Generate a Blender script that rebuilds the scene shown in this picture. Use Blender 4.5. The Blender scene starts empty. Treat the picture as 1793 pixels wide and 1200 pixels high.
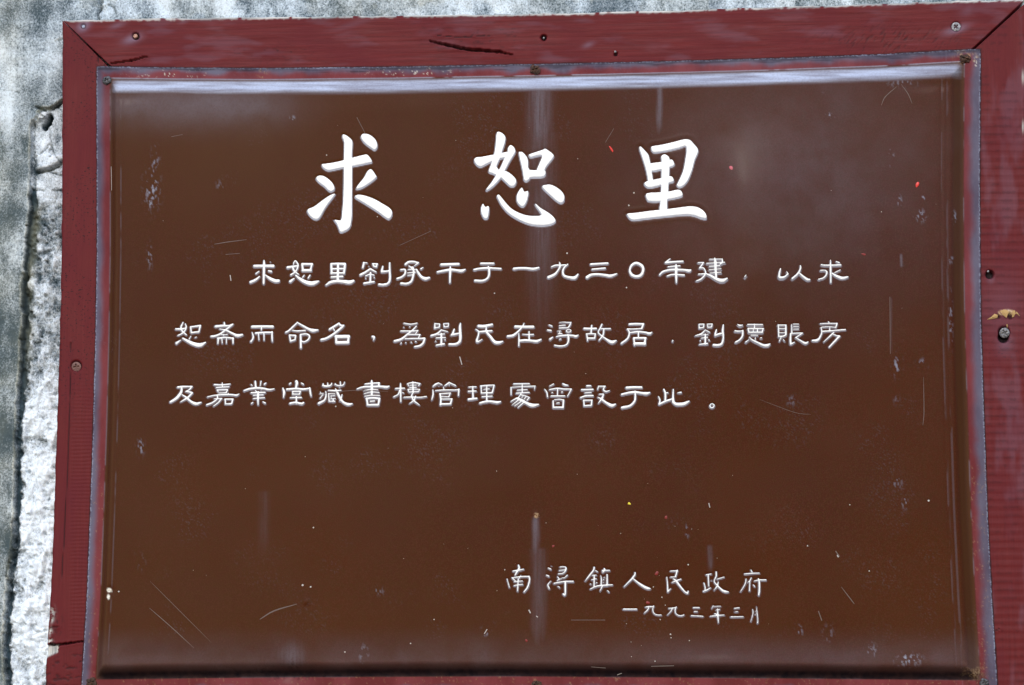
import bpy, math
import numpy as np
from mathutils import Matrix, Vector

# ------------------------------------------------------------------ camera, world, sun
PW, PH = 1793.0, 1200.0
ZH = 1.75                      # height of the plaque centre above the pavement
Z_WALL, Z_BOARD, Z_FLANGE, Z_PANEL = 0.0, 0.0240, 0.0255, 0.0375
CX, CY, CD = 0.180, -0.309, 2.471 + Z_FLANGE
RX, RY, RZ = math.radians(7.75), math.radians(4.63), math.radians(0.04)
FOC = 85.0 / 36.0 * PW

scene = bpy.context.scene
Rm = Matrix.Rotation(RY, 3, 'Y') @ Matrix.Rotation(RX, 3, 'X') @ Matrix.Rotation(RZ, 3, 'Z')
TOW = Matrix(((1, 0, 0), (0, 0, -1), (0, 1, 0)))       # plaque frame (x right, y up, z out) -> world
cam = bpy.data.objects.new('camera', bpy.data.cameras.new('camera'))
scene.collection.objects.link(cam)
cam.matrix_world = Matrix.Translation((CX, -CD, CY + ZH)) @ (TOW @ Rm).to_4x4()
cam.data.lens = 85.0
cam.data.sensor_width = 36.0
cam.data.clip_start = 0.05
cam.data.clip_end = 200.0
scene.camera = cam

SUN_EL, SUN_AZ = math.radians(35), math.radians(-6)   # azimuth from straight in front of the wall, minus = left
world = bpy.data.worlds.new("World")
scene.world = world
world.use_nodes = True
wn = world.node_tree.nodes; wl = world.node_tree.links
bg = wn['Background']
sky = wn.new('ShaderNodeTexSky')
sky.sky_type = 'NISHITA'
sky.sun_disc = False
sky.sun_elevation = SUN_EL
sky.sun_rotation = math.pi + SUN_AZ * -1.0
sky.air_density = 1.0
sky.dust_density = 1.0
sky.ozone_density = 1.0
wl.new(sky.outputs[0], bg.inputs[0])
bg.inputs[1].default_value = 0.15
sun = bpy.data.objects.new('sun', bpy.data.lights.new('sun', 'SUN'))
scene.collection.objects.link(sun)
sun.data.energy = 0.6
sun.data.angle = math.radians(14)
sun.data.color = (1.0, 0.95, 0.88)
sd = Vector((math.sin(SUN_AZ) * math.cos(SUN_EL), -math.cos(SUN_AZ) * math.cos(SUN_EL), math.sin(SUN_EL)))
sun.rotation_euler = sd.to_track_quat('Z', 'Y').to_euler()
sun.location = sd * 5 + Vector((0, 0, ZH))
scene.view_settings.view_transform = 'Standard'
scene.view_settings.look = 'None'
scene.view_settings.gamma = 1.0
scene.view_settings.exposure = 0.88

# ------------------------------------------------------------------ picture point <-> point on a plane of the wall
RN = np.array([[Rm[i][j] for j in range(3)] for i in range(3)])
CN = np.array([CX, CY, CD])
def unproj(px, py, z):
    px = np.asarray(px, float); py = np.asarray(py, float)
    d = np.stack([(px - PW / 2) / FOC, -(py - PH / 2) / FOC, -np.ones_like(px + py)], -1) @ RN.T
    t = (z - CN[2]) / d[..., 2]
    return CN[0] + d[..., 0] * t, CN[1] + d[..., 1] * t
def proj(x, y, z):
    q = np.stack([np.asarray(x) - CN[0], np.asarray(y) - CN[1], np.zeros_like(x) + z - CN[2]], -1) @ RN
    return PW / 2 + FOC * q[..., 0] / -q[..., 2], PH / 2 - FOC * q[..., 1] / -q[..., 2]

# ------------------------------------------------------------------ noise
def _h(ix, iy, s):
    n = (ix.astype(np.int64) * 374761393 + iy.astype(np.int64) * 668265263 + s * 1442695041) & 0xffffffff
    n = ((n ^ (n >> 13)) * 1274126177) & 0xffffffff
    return ((n ^ (n >> 16)) & 0xffff) / 65535.0
def vn(x, y, s=0):
    x0 = np.floor(x); y0 = np.floor(y); fx = x - x0; fy = y - y0
    fx = fx * fx * fx * (fx * (fx * 6 - 15) + 10); fy = fy * fy * fy * (fy * (fy * 6 - 15) + 10)
    a = _h(x0, y0, s); b = _h(x0 + 1, y0, s); c = _h(x0, y0 + 1, s); d = _h(x0 + 1, y0 + 1, s)
    return (a + (b - a) * fx) * (1 - fy) + (c + (d - c) * fx) * fy
def fbm(x, y, o=4, s=0, g=0.5):
    v = 0; a = 1; t = 0
    for k in range(o):
        # rotate each octave so the lattice never shows
        c, q = math.cos(0.6 * k + 0.35), math.sin(0.6 * k + 0.35)
        v = v + a * vn((x * c - y * q) * 2 ** k + 17.3 * k, (x * q + y * c) * 2 ** k - 9.1 * k, s + k); t += a; a *= g
    return v / t
def sst(a, b, x):
    t = np.clip((x - a) / (b - a), 0, 1)
    return t * t * (3 - 2 * t)
def seg_d(px, py, pts, par=False):
    """distance (and 0..1 position) to a polyline"""
    best = np.full(np.shape(px), 1e9); pos = np.zeros(np.shape(px)); n = len(pts) - 1
    for i in range(n):
        (ax, ay), (bx, by) = pts[i][:2], pts[i + 1][:2]
        dx, dy = bx - ax, by - ay; L = dx * dx + dy * dy + 1e-9
        t = np.clip(((px - ax) * dx + (py - ay) * dy) / L, 0, 1)
        d = np.hypot(px - ax - t * dx, py - ay - t * dy)
        m = d < best; best = np.where(m, d, best); pos = np.where(m, (i + t) / n, pos)
    return (best, pos) if par else best
def blob(px, py, x, y, rx, ry=None, p=2):
    ry = ry or rx
    return np.exp(-((np.abs(px - x) / rx) ** p + (np.abs(py - y) / ry) ** p))

# ------------------------------------------------------------------ object helpers
def to_world(v):
    v = np.asarray(v, float)
    return np.stack([v[:, 0], -v[:, 2], v[:, 1] + ZH], 1)
def world_loc(o):
    return Vector(o['_loc']) if '_loc' in o else o.location.copy()
LOC = {}
def link(o, loc, parent):
    scene.collection.objects.link(o)
    if parent is not None:
        o.parent = parent
        o.location = Vector(loc) - LOC[parent.name]
    else:
        o.location = loc
    LOC[o.name] = Vector(loc)
    return o
def tag(o, label=None, cat=None, group=None, kind=None):
    for k, v in (('label', label), ('category', cat), ('group', group), ('kind', kind)):
        if v: o[k] = v
    return o
def empty(name, loc, label, cat):
    o = bpy.data.objects.new(name, None)
    o.empty_display_size = 0.1
    link(o, loc, None)
    return tag(o, label, cat)
def mk(name, verts, faces, mat, parent=None, smooth=True, attrs=None, label=None):
    """verts in the plaque frame; faces: array (N,4)/(N,3) or list of lists"""
    w = to_world(verts)
    c = w.mean(0)
    me = bpy.data.meshes.new(name)
    co = (w - c).astype(np.float32)
    if isinstance(faces, np.ndarray):
        k = faces.shape[1]; n = len(faces)
        me.vertices.add(len(co)); me.vertices.foreach_set('co', co.ravel())
        me.loops.add(n * k); me.loops.foreach_set('vertex_index', faces.astype(np.int32).ravel())
        me.polygons.add(n)
        me.polygons.foreach_set('loop_start', np.arange(0, n * k, k, dtype=np.int32))
        me.polygons.foreach_set('loop_total', np.full(n, k, dtype=np.int32))
    else:
        me.from_pydata(co.tolist(), [], faces)
    me.update(calc_edges=True)
    me.validate()
    me.polygons.foreach_set('use_smooth', np.full(len(me.polygons), smooth))
    for an, av in (attrs or {}).items():
        a = me.attributes.new(an, 'FLOAT', 'POINT')
        a.data.foreach_set('value', np.clip(av, -10, 10).astype(np.float32).ravel())
    for m in (mat if isinstance(mat, (list, tuple)) else [mat]):
        me.materials.append(m)
    o = bpy.data.objects.new(name, me)
    link(o, c, parent)
    if label: o['label'] = label
    return o
def grid_faces(nr, nc, keep=None, flip=False):
    i = np.arange(nr * nc).reshape(nr, nc)
    f = np.stack([i[:-1, :-1], i[1:, :-1], i[1:, 1:], i[:-1, 1:]], -1).reshape(-1, 4)
    if flip: f = f[:, ::-1]
    if keep is not None: f = f[keep.ravel()]
    return f
def compact(v, f, attrs=None):
    u, inv = np.unique(f, return_inverse=True)
    return v[u], inv.reshape(f.shape), {k: a.ravel()[u] for k, a in (attrs or {}).items()}

# ------------------------------------------------------------------ material helpers
def mat(name):
    m = bpy.data.materials.new(name); m.use_nodes = True
    nt = m.node_tree; b = nt.nodes['Principled BSDF']
    return m, nt, b
class NT:
    def __init__(s, nt): s.nt = nt
    def n(s, t, **k):
        x = s.nt.nodes.new(t)
        for a, b in k.items(): setattr(x, a, b)
        return x
    def put(s, sock, v):
        if isinstance(v, bpy.types.NodeSocket): s.nt.links.new(v, sock)
        elif isinstance(v, (tuple, list)): sock.default_value = tuple(v) + ((1,) if len(v) == 3 and len(sock.default_value) == 4 else ())
        else: sock.default_value = v
    def attr(s, name): return s.n('ShaderNodeAttribute', attribute_name=name).outputs['Fac']
    def math(s, op, a, b=0.0, clamp=False):
        x = s.n('ShaderNodeMath', operation=op, use_clamp=clamp); s.put(x.inputs[0], a); s.put(x.inputs[1], b); return x.outputs[0]
    def mix(s, f, a, b):
        x = s.n('ShaderNodeMix', data_type='RGBA'); s.put(x.inputs[0], f); s.put(x.inputs[6], a); s.put(x.inputs[7], b); return x.outputs[2]
    def co(s, scale=(1, 1, 1)):
        c = s.n('ShaderNodeTexCoord').outputs['Object']
        m = s.n('ShaderNodeMapping'); s.nt.links.new(c, m.inputs[0]); m.inputs['Scale'].default_value = scale
        return m.outputs[0]
    def noise(s, scale, detail=4, rough=0.5, st=(1, 1, 1), dist=0.0):
        x = s.n('ShaderNodeTexNoise'); s.nt.links.new(s.co(st), x.inputs['Vector'])
        x.inputs['Scale'].default_value = scale; x.inputs['Detail'].default_value = detail
        x.inputs['Roughness'].default_value = rough; x.inputs['Distortion'].default_value = dist
        return x.outputs['Fac']
    def ramp(s, f, lo, hi, a=0.0, b=1.0):
        x = s.n('ShaderNodeMapRange', interpolation_type='SMOOTHSTEP'); s.put(x.inputs[0], f)
        for i, v in enumerate((lo, hi, a, b)): x.inputs[i + 1].default_value = v
        return x.outputs[0]
    def bump(s, h, strength=0.3, dist=0.001):
        x = s.n('ShaderNodeBump'); s.put(x.inputs['Height'], h)
        x.inputs['Strength'].default_value = strength; x.inputs['Distance'].default_value = dist
        return x.outputs[0]

# ------------------------------------------------------------------ the writing: brush strokes, one line per character
# character | origin x y | scale | strokes: points x,y,width joined by spaces; '!' = straight segments; ';' between strokes
GLYPHS = '''
求|430 440|10|155,260,44 330,258,44 485,260,50; 325,165,24 325,230,42 322,350,42 318,565,34; 235,355,20 185,392,26; 405,345,28 448,355,38; 245,445,24 180,500,40 90,542,44; 350,420,24 430,480,48 520,520,56 578,520,50; 437,182,9 438,190,9
恕|430 440|10|838,240,16 850,195,20 875,172,24 905,205,28 922,250,28 905,310,28 865,370,28 795,415,32; 738,285,42 830,272,36 920,258,26; 828,290,28 850,340,34 890,380,28 932,405,18; !995,225,36 1005,340,36; !995,228,38 1168,228,38; !1165,225,34 1150,285,30 1138,335,36; !1002,336,46 1142,336,46; 1030,420,18 1002,458,24; 1130,420,22 1098,470,26; 850,480,24 785,530,48; 880,425,24 960,490,48 1060,545,62 1160,565,72 1235,545,52 1285,525,20
里|560 440|10|!203,225,36 210,390,38; 198,225,32 300,222,38 440,226,44; !443,230,38 425,385,38; !210,311,30 430,305,30; !200,386,30 425,382,30; 320,220,38 316,520,44; !205,455,30 400,445,34; 112,592,28 190,545,46 300,525,44 420,532,54 520,545,64 590,520,40
劉|560 440|10|!765,200,22 830,205,15; !775,205,32 755,285,36; 860,262,14 862,264,14; !925,222,26 1008,225,28 990,275,30 945,262,28 928,225,24; 885,310,32 800,370,36 715,415,42; 885,310,32 985,365,24; 805,435,24 880,405,24 950,420,22; 890,380,32 885,540,34; 805,475,20 806,477,20; 953,462,20 958,468,18; 780,563,36 870,550,34 952,535,28; 1105,265,24 1090,330,38 1088,355,44; 1090,358,38 1160,355,32 1210,345,30; 1225,205,26 1225,350,34 1230,480,36 1200,560,38 1120,588,38 1040,583,38
承|690 440|10|200,230,36 255,192,38 340,185,32 422,205,32; 425,205,30 355,258,14; 260,258,18 320,300,40; 325,290,46 345,360,34 335,440,34 300,530,36 220,570,36 125,563,38; 250,320,20 400,320,20; 240,380,18 375,370,18; 240,425,16 340,415,20; 120,325,28 195,325,28 190,400,34 130,455,32 58,480,34; 395,320,24 420,370,38 480,450,44 550,480,54 618,465,34; 510,283,14 475,308,30
干|690 440|10|830,235,44 1130,225,42; 762,365,34 860,345,38 990,325,44 1100,335,38 1180,345,48 1243,322,26; 985,270,20 985,350,40 978,550,26
于|820 440|10|225,215,34 445,215,32; 105,325,34 200,305,34 350,295,38 450,300,30 568,308,34; 350,270,24 365,320,38 365,410,34 330,480,34 250,518,36 120,515,38
一|820 440|10|800,308,42 900,298,36 1020,300,36 1140,312,42 1232,292,34
九|820 440|10|1460,275,24 1530,250,28 1620,250,28 1700,242,24; 1597,195,14 1610,260,34 1570,340,28 1510,410,42 1405,458,48; 1740,232,24 1680,290,28 1655,360,34 1680,430,38 1780,462,44 1865,465,54 1922,405,24
三|1000 440|10|345,230,34 640,212,34; 370,318,28 595,298,30; 280,458,50 350,415,42 470,405,38 600,420,42 690,433,48 800,397,22
〇|1000 440|10|1145,208,42 1240,255,46 1262,330,42 1225,415,48 1145,443,42 1060,410,46 1028,330,32 1065,245,40 1145,208,42
年|1130 440|10|435,132,16 355,200,32; 365,200,34 480,190,32 655,180,32; 400,275,22 500,265,24 605,257,22; 250,415,26 310,360,34 420,330,32 540,325,38 680,330,34 765,345,48 798,328,18; 385,435,24 480,410,26 680,420,28; 538,235,22 540,300,46 540,420,42 545,555,22
建|1130 440|10|!925,205,22 1020,205,22 950,300,28; 950,300,26 1015,300,22 1045,340,20 1055,390,26 1020,450,28 960,500,28 892,525,20; 930,405,20 1000,405,24 1060,400,26; 1060,400,24 1150,440,38 1250,500,48 1350,525,62 1432,492,28; 1215,130,18 1225,200,48 1230,330,42 1240,460,34; !1125,150,18 1345,155,24; !1345,155,26 1350,215,26 1310,240,28; 1075,220,20 1390,212,22; !1120,275,20 1300,268,22; !1115,335,18 1325,322,20; !1130,392,18 1325,382,20
，|1130 440|10|1765,435,18 1740,468,24
以|1330 440|10|365,322,24 345,400,34 345,468,42 400,475,42 440,460,34 495,412,24; 470,368,14 492,405,24; 712,262,20 715,310,28 670,400,32 570,490,34; 690,390,24 760,450,36 830,500,42 875,505,30
求|1330 440|10|1080,245,26 1170,252,26 1420,245,28; 1243,162,16 1243,300,34 1248,550,24; 1340,185,18 1395,205,24; 1410,332,20 1340,365,18 1300,385,12; 1065,342,20 1140,340,22 1178,370,28 1160,430,26 1110,475,24 1035,498,24; 1270,390,24 1350,440,44 1450,473,48 1543,452,28
恕|300 550|10|205,145,20 175,210,28 170,260,28 200,310,28 265,365,20; 245,170,18 260,230,26 230,300,26 170,350,26 110,375,18; 82,262,32 170,262,34 250,248,24; !338,230,28 347,312,28; 335,227,28 420,215,28 508,202,32; !505,205,30 485,300,28; 350,325,30 478,312,30; 340,385,16 310,440,18; 440,400,14 415,412,18; 163,457,16 90,508,44; 200,425,30 300,480,48 400,525,62 500,542,66 598,497,22
斋|300 550|10|925,145,22 930,182,32; 775,215,40 900,205,38 1000,205,28 1075,180,28; 1068,187,30 960,270,32 850,350,32 760,385,36 698,390,32; 845,260,16 960,285,28 1080,345,36 1160,378,52 1242,363,34; 865,355,16 915,362,18 985,355,16; 915,365,16 918,388,10; 815,425,34 950,410,26 1085,425,30; 820,425,30 815,515,24; 885,430,20 890,510,18; 965,430,18 965,512,18; 1080,425,32 1080,513,24
而|430 550|10|118,222,44 300,218,40 476,222,44; 280,250,32 278,290,14; 115,320,16 135,390,28 125,440,28 95,480,34; 178,335,34 320,325,32 470,322,28; 228,345,20 235,455,18; 322,340,24 325,460,18; 465,310,24 465,400,32 470,480,22
命|430 550|10|910,147,24 830,225,30 760,290,30 708,320,30; 910,152,24 1000,205,32 1110,265,40 1180,288,56 1268,282,26; 825,285,20 900,298,24 1045,288,24; !772,370,26 786,470,28; !770,370,26 878,377,28 868,450,26 790,473,30; !965,362,32 970,588,36; 965,360,26 1060,350,26 1118,380,28 1105,440,28 1040,485,26 985,480,28
名|555 550|10|!385,168,34 310,215,36 222,268,36; !385,165,32 415,200,30 468,200,22; 470,200,26 430,240,38 300,345,38 170,425,38 78,450,38; 285,250,18 310,290,22; !338,388,36 340,500,40; !338,396,56 555,394,56; !558,390,38 546,500,38; !345,500,50 545,497,52
，|555 550|10|975,398,38 1003,408,38 992,462,14
為|685 550|10|225,162,20 340,180,22 455,162,20; 222,232,20 223,233,20; 327,225,20 328,226,20; 440,215,22 370,290,28 280,360,30 180,440,38 62,475,38; 170,300,22 260,300,24 400,300,24 473,287,16; 468,290,18 430,345,18; 280,360,18 380,360,22 508,362,22; 505,365,22 480,415,18; 245,435,20 380,430,24 500,430,26 585,427,32; 588,430,32 560,510,36 500,558,34 415,573,28; 178,505,20 172,518,22; 258,500,20 258,506,20; 348,492,20 358,498,20; 426,480,20 438,488,20
劉|685 550|10|!765,167,22 765,250,30; !765,170,20 850,177,22 845,230,24 770,245,24; !920,170,18 930,225,22; !920,170,18 1005,167,20 1000,220,20 930,228,22; 875,285,24 800,350,34 703,380,34; 875,280,24 992,310,16; !820,360,18 935,350,20; !790,420,20 950,412,20; 880,350,34 880,540,34; 780,478,24 781,479,24; 943,453,20 948,458,20; 795,548,28 928,525,32; 1105,270,28 1080,340,36 1055,370,30; 1055,370,28 1120,355,34 1190,340,28; 1215,165,22 1205,240,42 1215,400,44 1195,490,42 1120,530,38 1018,530,34
氏|820 550|10|182,212,48 280,215,48 418,187,38; 135,270,20 185,315,28 170,400,30 150,470,38 170,488,28 243,446,16; 185,315,26 300,305,34 413,296,28; 315,235,22 320,310,36 390,400,42 460,487,50 530,502,50 605,482,22
在|820 550|10|824,220,42 950,225,42 1136,225,44; 978,157,14 950,220,24 880,300,30 790,373,40 692,390,38; 885,337,14 888,440,26 885,558,22; 950,355,16 1045,362,22 1140,360,24; 1065,307,22 1068,460,30; 895,470,38 1000,460,38 1120,470,38 1200,477,46 1272,447,28
潯|945 550|17.14|280,325,30 365,365,48; 235,482,42 340,498,50; 395,692,30 315,755,64; 600,255,22 700,245,24 840,255,34 940,255,36; 935,255,36 900,350,46 850,410,36; 590,350,32 770,335,32; 590,422,32 700,418,38 840,412,32; !540,510,22 640,505,22; !600,515,24 605,590,30; !555,592,30 670,590,34; 820,480,30 880,462,26 935,490,32 925,530,30 850,548,30 800,520,34 820,480,30; 500,680,32 640,655,48 850,640,50 1000,650,52 1090,670,68 1160,630,28; 850,610,30 862,700,62 865,800,52 825,900,46 740,950,44 600,965,44 450,940,42; 600,760,38 640,750,36
故|1000 550|10|232,255,36 340,258,34 438,255,32; 362,202,26 350,330,28; !275,352,22 290,465,24; 270,350,24 350,345,22 430,350,22; !425,350,24 415,425,24; !285,425,28 415,425,30; 540,182,26 510,250,26 475,320,22 530,380,24 600,430,28 680,483,48 730,492,52 788,467,24; !530,260,20 685,258,26; 575,270,24 560,370,28 490,460,22
居|1000 550|10|1022,180,34 1140,175,36 1270,177,28; !1266,177,34 1240,248,32; 985,265,22 1100,265,22 1238,256,22; 985,262,20 1020,330,28 990,430,32 883,515,32; 1020,330,22 1100,320,28 1180,314,30 1300,325,32 1370,345,42 1415,322,20; 1180,320,26 1180,405,24; !1100,420,30 1110,550,24; !1098,422,32 1308,422,32; !1300,425,30 1290,530,38; !1112,520,46 1290,520,48
，|1000 550|10|1780,465,24 1776,482,20
劉|1200 550|10|!240,182,20 245,250,24; !240,182,20 325,182,22 320,240,22 245,250,26; !385,185,16 395,235,20; !385,182,18 470,180,20 460,232,22 395,238,20; 350,282,18 280,350,30 172,385,16; 350,282,20 428,325,18; !280,372,14 400,360,16; !280,425,16 390,412,20; 350,360,28 350,530,34; 259,465,18 266,474,20; 408,452,16 422,466,20; 247,535,22 388,520,28; 545,277,20 525,350,32 522,385,24; 525,380,28 590,355,32 650,342,24; 665,197,22 655,300,34 665,420,30 640,520,38 580,548,40 495,545,38
德|1200 550|10|915,192,16 955,213,32 1003,205,18; 870,305,28 940,312,26 1005,302,22; 1005,300,30 1000,390,32 950,460,30 882,500,32; 1092,195,26 1348,195,26; !1210,190,22 1210,260,22; !1097,265,26 1115,330,28; !1097,264,28 1368,264,26; !1363,264,26 1345,325,26; !1112,330,28 1348,328,28; !1188,262,18 1190,320,18; !1262,262,24 1262,320,24; !1150,380,18 1268,380,18; 1225,420,16 1225,455,16; 1312,425,18 1335,424,20; 1110,460,16 1057,500,26; 1120,412,18 1170,460,28 1270,510,34 1370,553,42 1440,553,48 1483,527,18
賬|1320 550|10|!427,200,24 435,400,24; !422,202,24 560,202,24; !560,202,28 560,370,32; !430,262,16 550,262,16; !430,330,16 550,330,16; 430,398,24 510,395,28 560,370,24; 480,405,20 445,480,18; 515,455,16 540,478,14; !660,187,16 665,340,24; !690,180,16 783,180,16; !690,225,16 788,225,14; !690,270,14 783,268,16; 637,345,20 740,340,24 853,336,20; !850,338,20 730,418,24; 732,415,20 820,470,28 900,513,38 948,490,20; 645,347,28 640,440,32 645,528,36; !645,530,32 713,496,16
房|1320 550|10|1305,132,16 1325,165,18; !1162,170,20 1300,165,20 1460,165,20; !1455,165,28 1435,238,22; 1187,232,16 1300,222,16 1430,232,18; 1175,237,18 1190,320,26 1150,420,32 1100,462,44 1025,465,28; !1330,235,18 1328,300,20; 1202,305,26 1400,290,24 1602,272,24; 1400,320,18 1350,370,28 1222,488,14; 1370,340,18 1440,375,22 1503,386,24; 1498,388,36 1430,460,32 1320,578,26
及|290 655|10|212,230,32 290,222,34 370,220,28 463,220,26; 275,220,28 275,300,42 220,390,48 150,450,44 85,488,38; 463,220,26 410,275,26 360,302,24; 350,305,20 440,320,28 470,333,24; 463,330,32 400,400,34 340,440,32 260,488,14; 285,360,18 360,410,32 440,480,38 530,520,48 620,497,22
嘉|290 655|10|990,152,16 990,230,24; 852,185,26 990,190,26 1128,175,22; !885,238,22 1110,222,22; !907,285,24 920,315,18; !902,280,24 1085,275,24; !1085,275,22 1060,325,24; !930,332,16 1058,328,20; 732,400,20 850,375,22 1000,362,28 1150,362,28 1240,372,32 1283,350,18; 900,370,24 905,430,26 820,500,28 722,538,30; 850,432,16 983,430,24; 973,435,28 920,500,24 842,558,18; 1100,337,16 1080,370,16; !1042,440,26 1046,520,24; !1037,440,24 1180,440,26; !1175,440,26 1160,508,32; !1047,525,26 1148,522,30
業|420 655|10|195,180,14 215,200,20; 270,127,28 280,240,36; 370,127,24 355,210,16; 458,157,20 432,178,34; 77,290,30 170,260,34 300,245,34 420,255,34 510,275,32 598,261,20; 268,285,12 295,315,24; 380,270,12 372,282,12; !200,328,28 443,322,26; !235,375,20 410,365,20; 235,430,20 430,415,22; 320,320,42 318,420,36 320,538,20; 230,497,18 207,513,28; 405,487,18 443,509,28
堂|420 655|10|893,157,24 872,175,28; 990,127,42 1000,160,48 985,235,32; 1077,157,18 1113,180,26; 755,247,22 775,320,42 765,408,22; 824,268,32 980,258,34 1120,268,34 1230,250,24; 1225,242,24 1235,320,34 1250,388,20; !925,305,22 930,355,24; !922,306,22 1063,306,24; !1060,306,24 1050,350,24; !925,355,24 1050,355,24; 887,415,24 1078,412,24; 990,400,28 990,510,34; 882,515,36 980,500,32 1080,520,38 1118,502,28
藏|550 655|10|155,202,32 210,215,34 290,200,28 310,162,18; 160,167,16 160,200,24; 240,157,18 242,210,24; 365,182,20 430,205,24 510,195,24 535,142,16; 460,137,20 462,200,22; 375,162,12 375,180,16; 447,237,14 449,239,14; 250,287,22 370,295,30 473,286,22; 375,257,16 410,330,42 460,430,38 520,500,38 600,532,46 666,521,24; 490,362,18 480,410,24 450,473,16; 205,307,20 210,380,26 180,460,32 84,513,42; 110,307,10 120,345,18; 105,345,16 168,340,18; 155,362,16 107,423,22; !255,342,18 265,480,24; 250,347,18 330,347,16 365,350,16; !290,385,14 368,380,16; !285,438,16 373,430,16; !300,385,12 300,440,12; !262,480,22 362,480,24; !335,440,24 335,480,28
書|550 655|10|1010,117,26 1012,200,46 1012,370,38; 895,177,24 1010,165,28 1140,160,28; !1140,162,34 1132,210,34; 758,262,24 860,230,30 1000,225,32 1150,220,34 1270,230,42 1312,216,24; 870,292,18 1000,272,20 1118,278,18; 880,345,18 1000,318,20 1138,325,20; 885,393,18 1000,375,20 1148,378,20; !922,430,36 937,528,32; 917,432,32 1040,422,32 1148,432,34; !1143,432,38 1130,518,34; !935,543,32 1122,540,38; !985,480,22 1058,475,24
樓|680 655|10|215,162,16 215,260,34 220,483,22; 127,255,24 283,250,24; 200,290,24 170,360,24 97,400,24; 245,322,14 273,335,16; 337,172,20 360,210,20; 350,165,18 440,152,26 558,170,22; !550,172,26 532,205,22; !430,142,22 435,320,30; !380,200,14 490,195,14; !375,240,18 490,235,18; 342,270,20 440,268,18 545,270,20; !548,270,22 530,310,22; !347,275,20 360,315,18; !365,318,20 520,312,22; 440,320,20 410,380,26 440,460,28 500,510,24 545,542,14; 480,387,20 450,460,28 372,517,14; 272,408,20 400,405,24 550,410,22 667,395,20
管|680 655|10|787,215,26 830,182,32 880,160,24; 880,160,22 940,188,16; 884,204,12 886,206,12; 992,205,22 1065,155,32; 1065,152,24 1178,204,24; 1066,188,16 1068,196,16; 965,227,16 975,270,16; 780,277,16 785,360,30 760,453,18; 827,292,20 980,282,22 1150,282,22 1235,277,22; !1235,272,32 1228,378,24; 905,347,28 920,440,30 915,538,34; !905,347,22 1090,336,22; !1085,337,20 1060,400,22; !920,395,16 1060,400,18; !925,440,18 1113,440,24; !1113,437,28 1090,518,32; !917,528,32 1088,525,32
理|810 655|10|112,230,22 238,225,20; 102,305,24 238,300,22; 180,225,26 185,440,28; 107,445,38 248,430,32; !325,212,22 330,335,22; 317,212,24 440,202,26 555,197,22; !555,200,24 520,328,28; !330,335,24 515,330,28; !425,202,22 425,490,28; !370,270,16 470,262,18; !342,400,22 518,390,22; 308,510,34 380,490,34 480,480,34 600,498,42 666,486,24
處|810 655|10|897,175,24 1168,172,24; !1045,180,20 1045,310,26; 845,235,14 1000,225,16 1270,214,22; !850,240,24 850,363,20; !1265,217,20 1260,278,12; !962,285,20 1133,275,18; !942,338,22 1168,325,22; 1030,340,20 975,420,20; 960,430,42 1050,470,46 1120,510,42 1220,550,60 1332,535,22; 945,427,28 848,482,18; 990,450,26 872,540,14; 1030,480,22 917,558,16; 1070,500,22 972,587,18; 1020,367,20 1100,385,18 1173,415,20; 1170,415,20 1130,460,22; 1060,387,14 1035,425,14; 1110,402,18 1080,440,18
曾|940 655|10|293,177,22 227,212,16; 457,172,26 500,195,34 548,200,16; 137,267,14 175,320,24 190,403,22; 222,275,20 360,255,26 480,265,24 608,266,20; !603,270,24 540,388,18; !365,262,22 362,370,20; 266,325,20 278,325,20; 432,318,18 453,315,18; !252,388,24 488,385,24; !287,470,24 291,588,30; 312,452,18 400,445,20 475,460,20; !468,457,28 460,588,32; !290,586,30 458,586,30; 347,512,18 393,505,20
設|940 655|10|877,208,28 943,208,28; 787,278,30 983,272,28; 842,332,18 953,325,20; 768,415,28 860,385,28 983,380,28; !822,460,22 829,558,28; !817,462,24 968,460,24; !963,460,24 955,548,28; !827,558,24 955,550,28; !1080,222,24 1065,273,18; !1080,217,22 1198,217,22; 1193,217,24 1165,275,26 1210,308,26 1273,291,16; 1092,355,18 1165,355,26; 1168,357,26 1140,430,34 1077,513,14; 1067,407,14 1130,440,32 1210,500,38 1310,552,52 1376,531,26
于|1080 655|10|174,242,42 300,235,38 433,235,36; 88,360,34 200,332,36 320,320,42 430,335,38 520,343,48 577,327,24; 320,302,22 325,400,32 310,480,34 230,558,38 95,590,42
此|1080 655|10|730,397,18 755,450,24 745,528,34; 745,530,28 850,480,34 970,440,26; 825,272,26 850,340,32 850,460,32; 860,335,22 898,328,16; 990,272,22 985,400,34 990,490,44; 987,490,42 1040,528,50 1150,528,54 1210,508,48 1265,477,22; 1067,332,14 1123,325,30
。|1080 655|10|1668,522,18 1703,545,20 1690,583,22 1650,588,22 1630,565,22 1642,537,18 1668,522,18
南|880 980|10|280,97,22 290,150,32 250,220,32 220,273,20; 182,200,18 270,190,28 368,168,18; 325,272,12 290,330,18; 80,337,14 120,483,16; 165,315,16 200,350,22; 175,318,16 320,300,22 460,295,22; 463,300,32 475,350,26 440,480,28 377,565,22; !205,385,18 348,375,18; 202,455,18 353,432,18; 275,340,22 265,548,22; 205,350,14 235,385,18
潯|880 980|10|802,146,16 845,168,24; 857,105,10 859,106,10; 767,271,16 810,291,24; 848,372,12 795,440,22 820,508,22; 1007,130,18 1060,125,18 1105,135,22 1110,170,28 1085,220,22 1040,245,18 977,250,18; 992,190,16 1100,180,18; 960,297,14 990,340,18 957,365,16; 960,365,16 1040,325,12; 1042,310,10 1080,320,14 1135,272,20; 902,415,20 1080,385,24 1238,382,24; 1100,385,32 1100,500,30 1100,590,28 1085,618,34 1062,601,24; 970,467,14 1000,487,18
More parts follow.
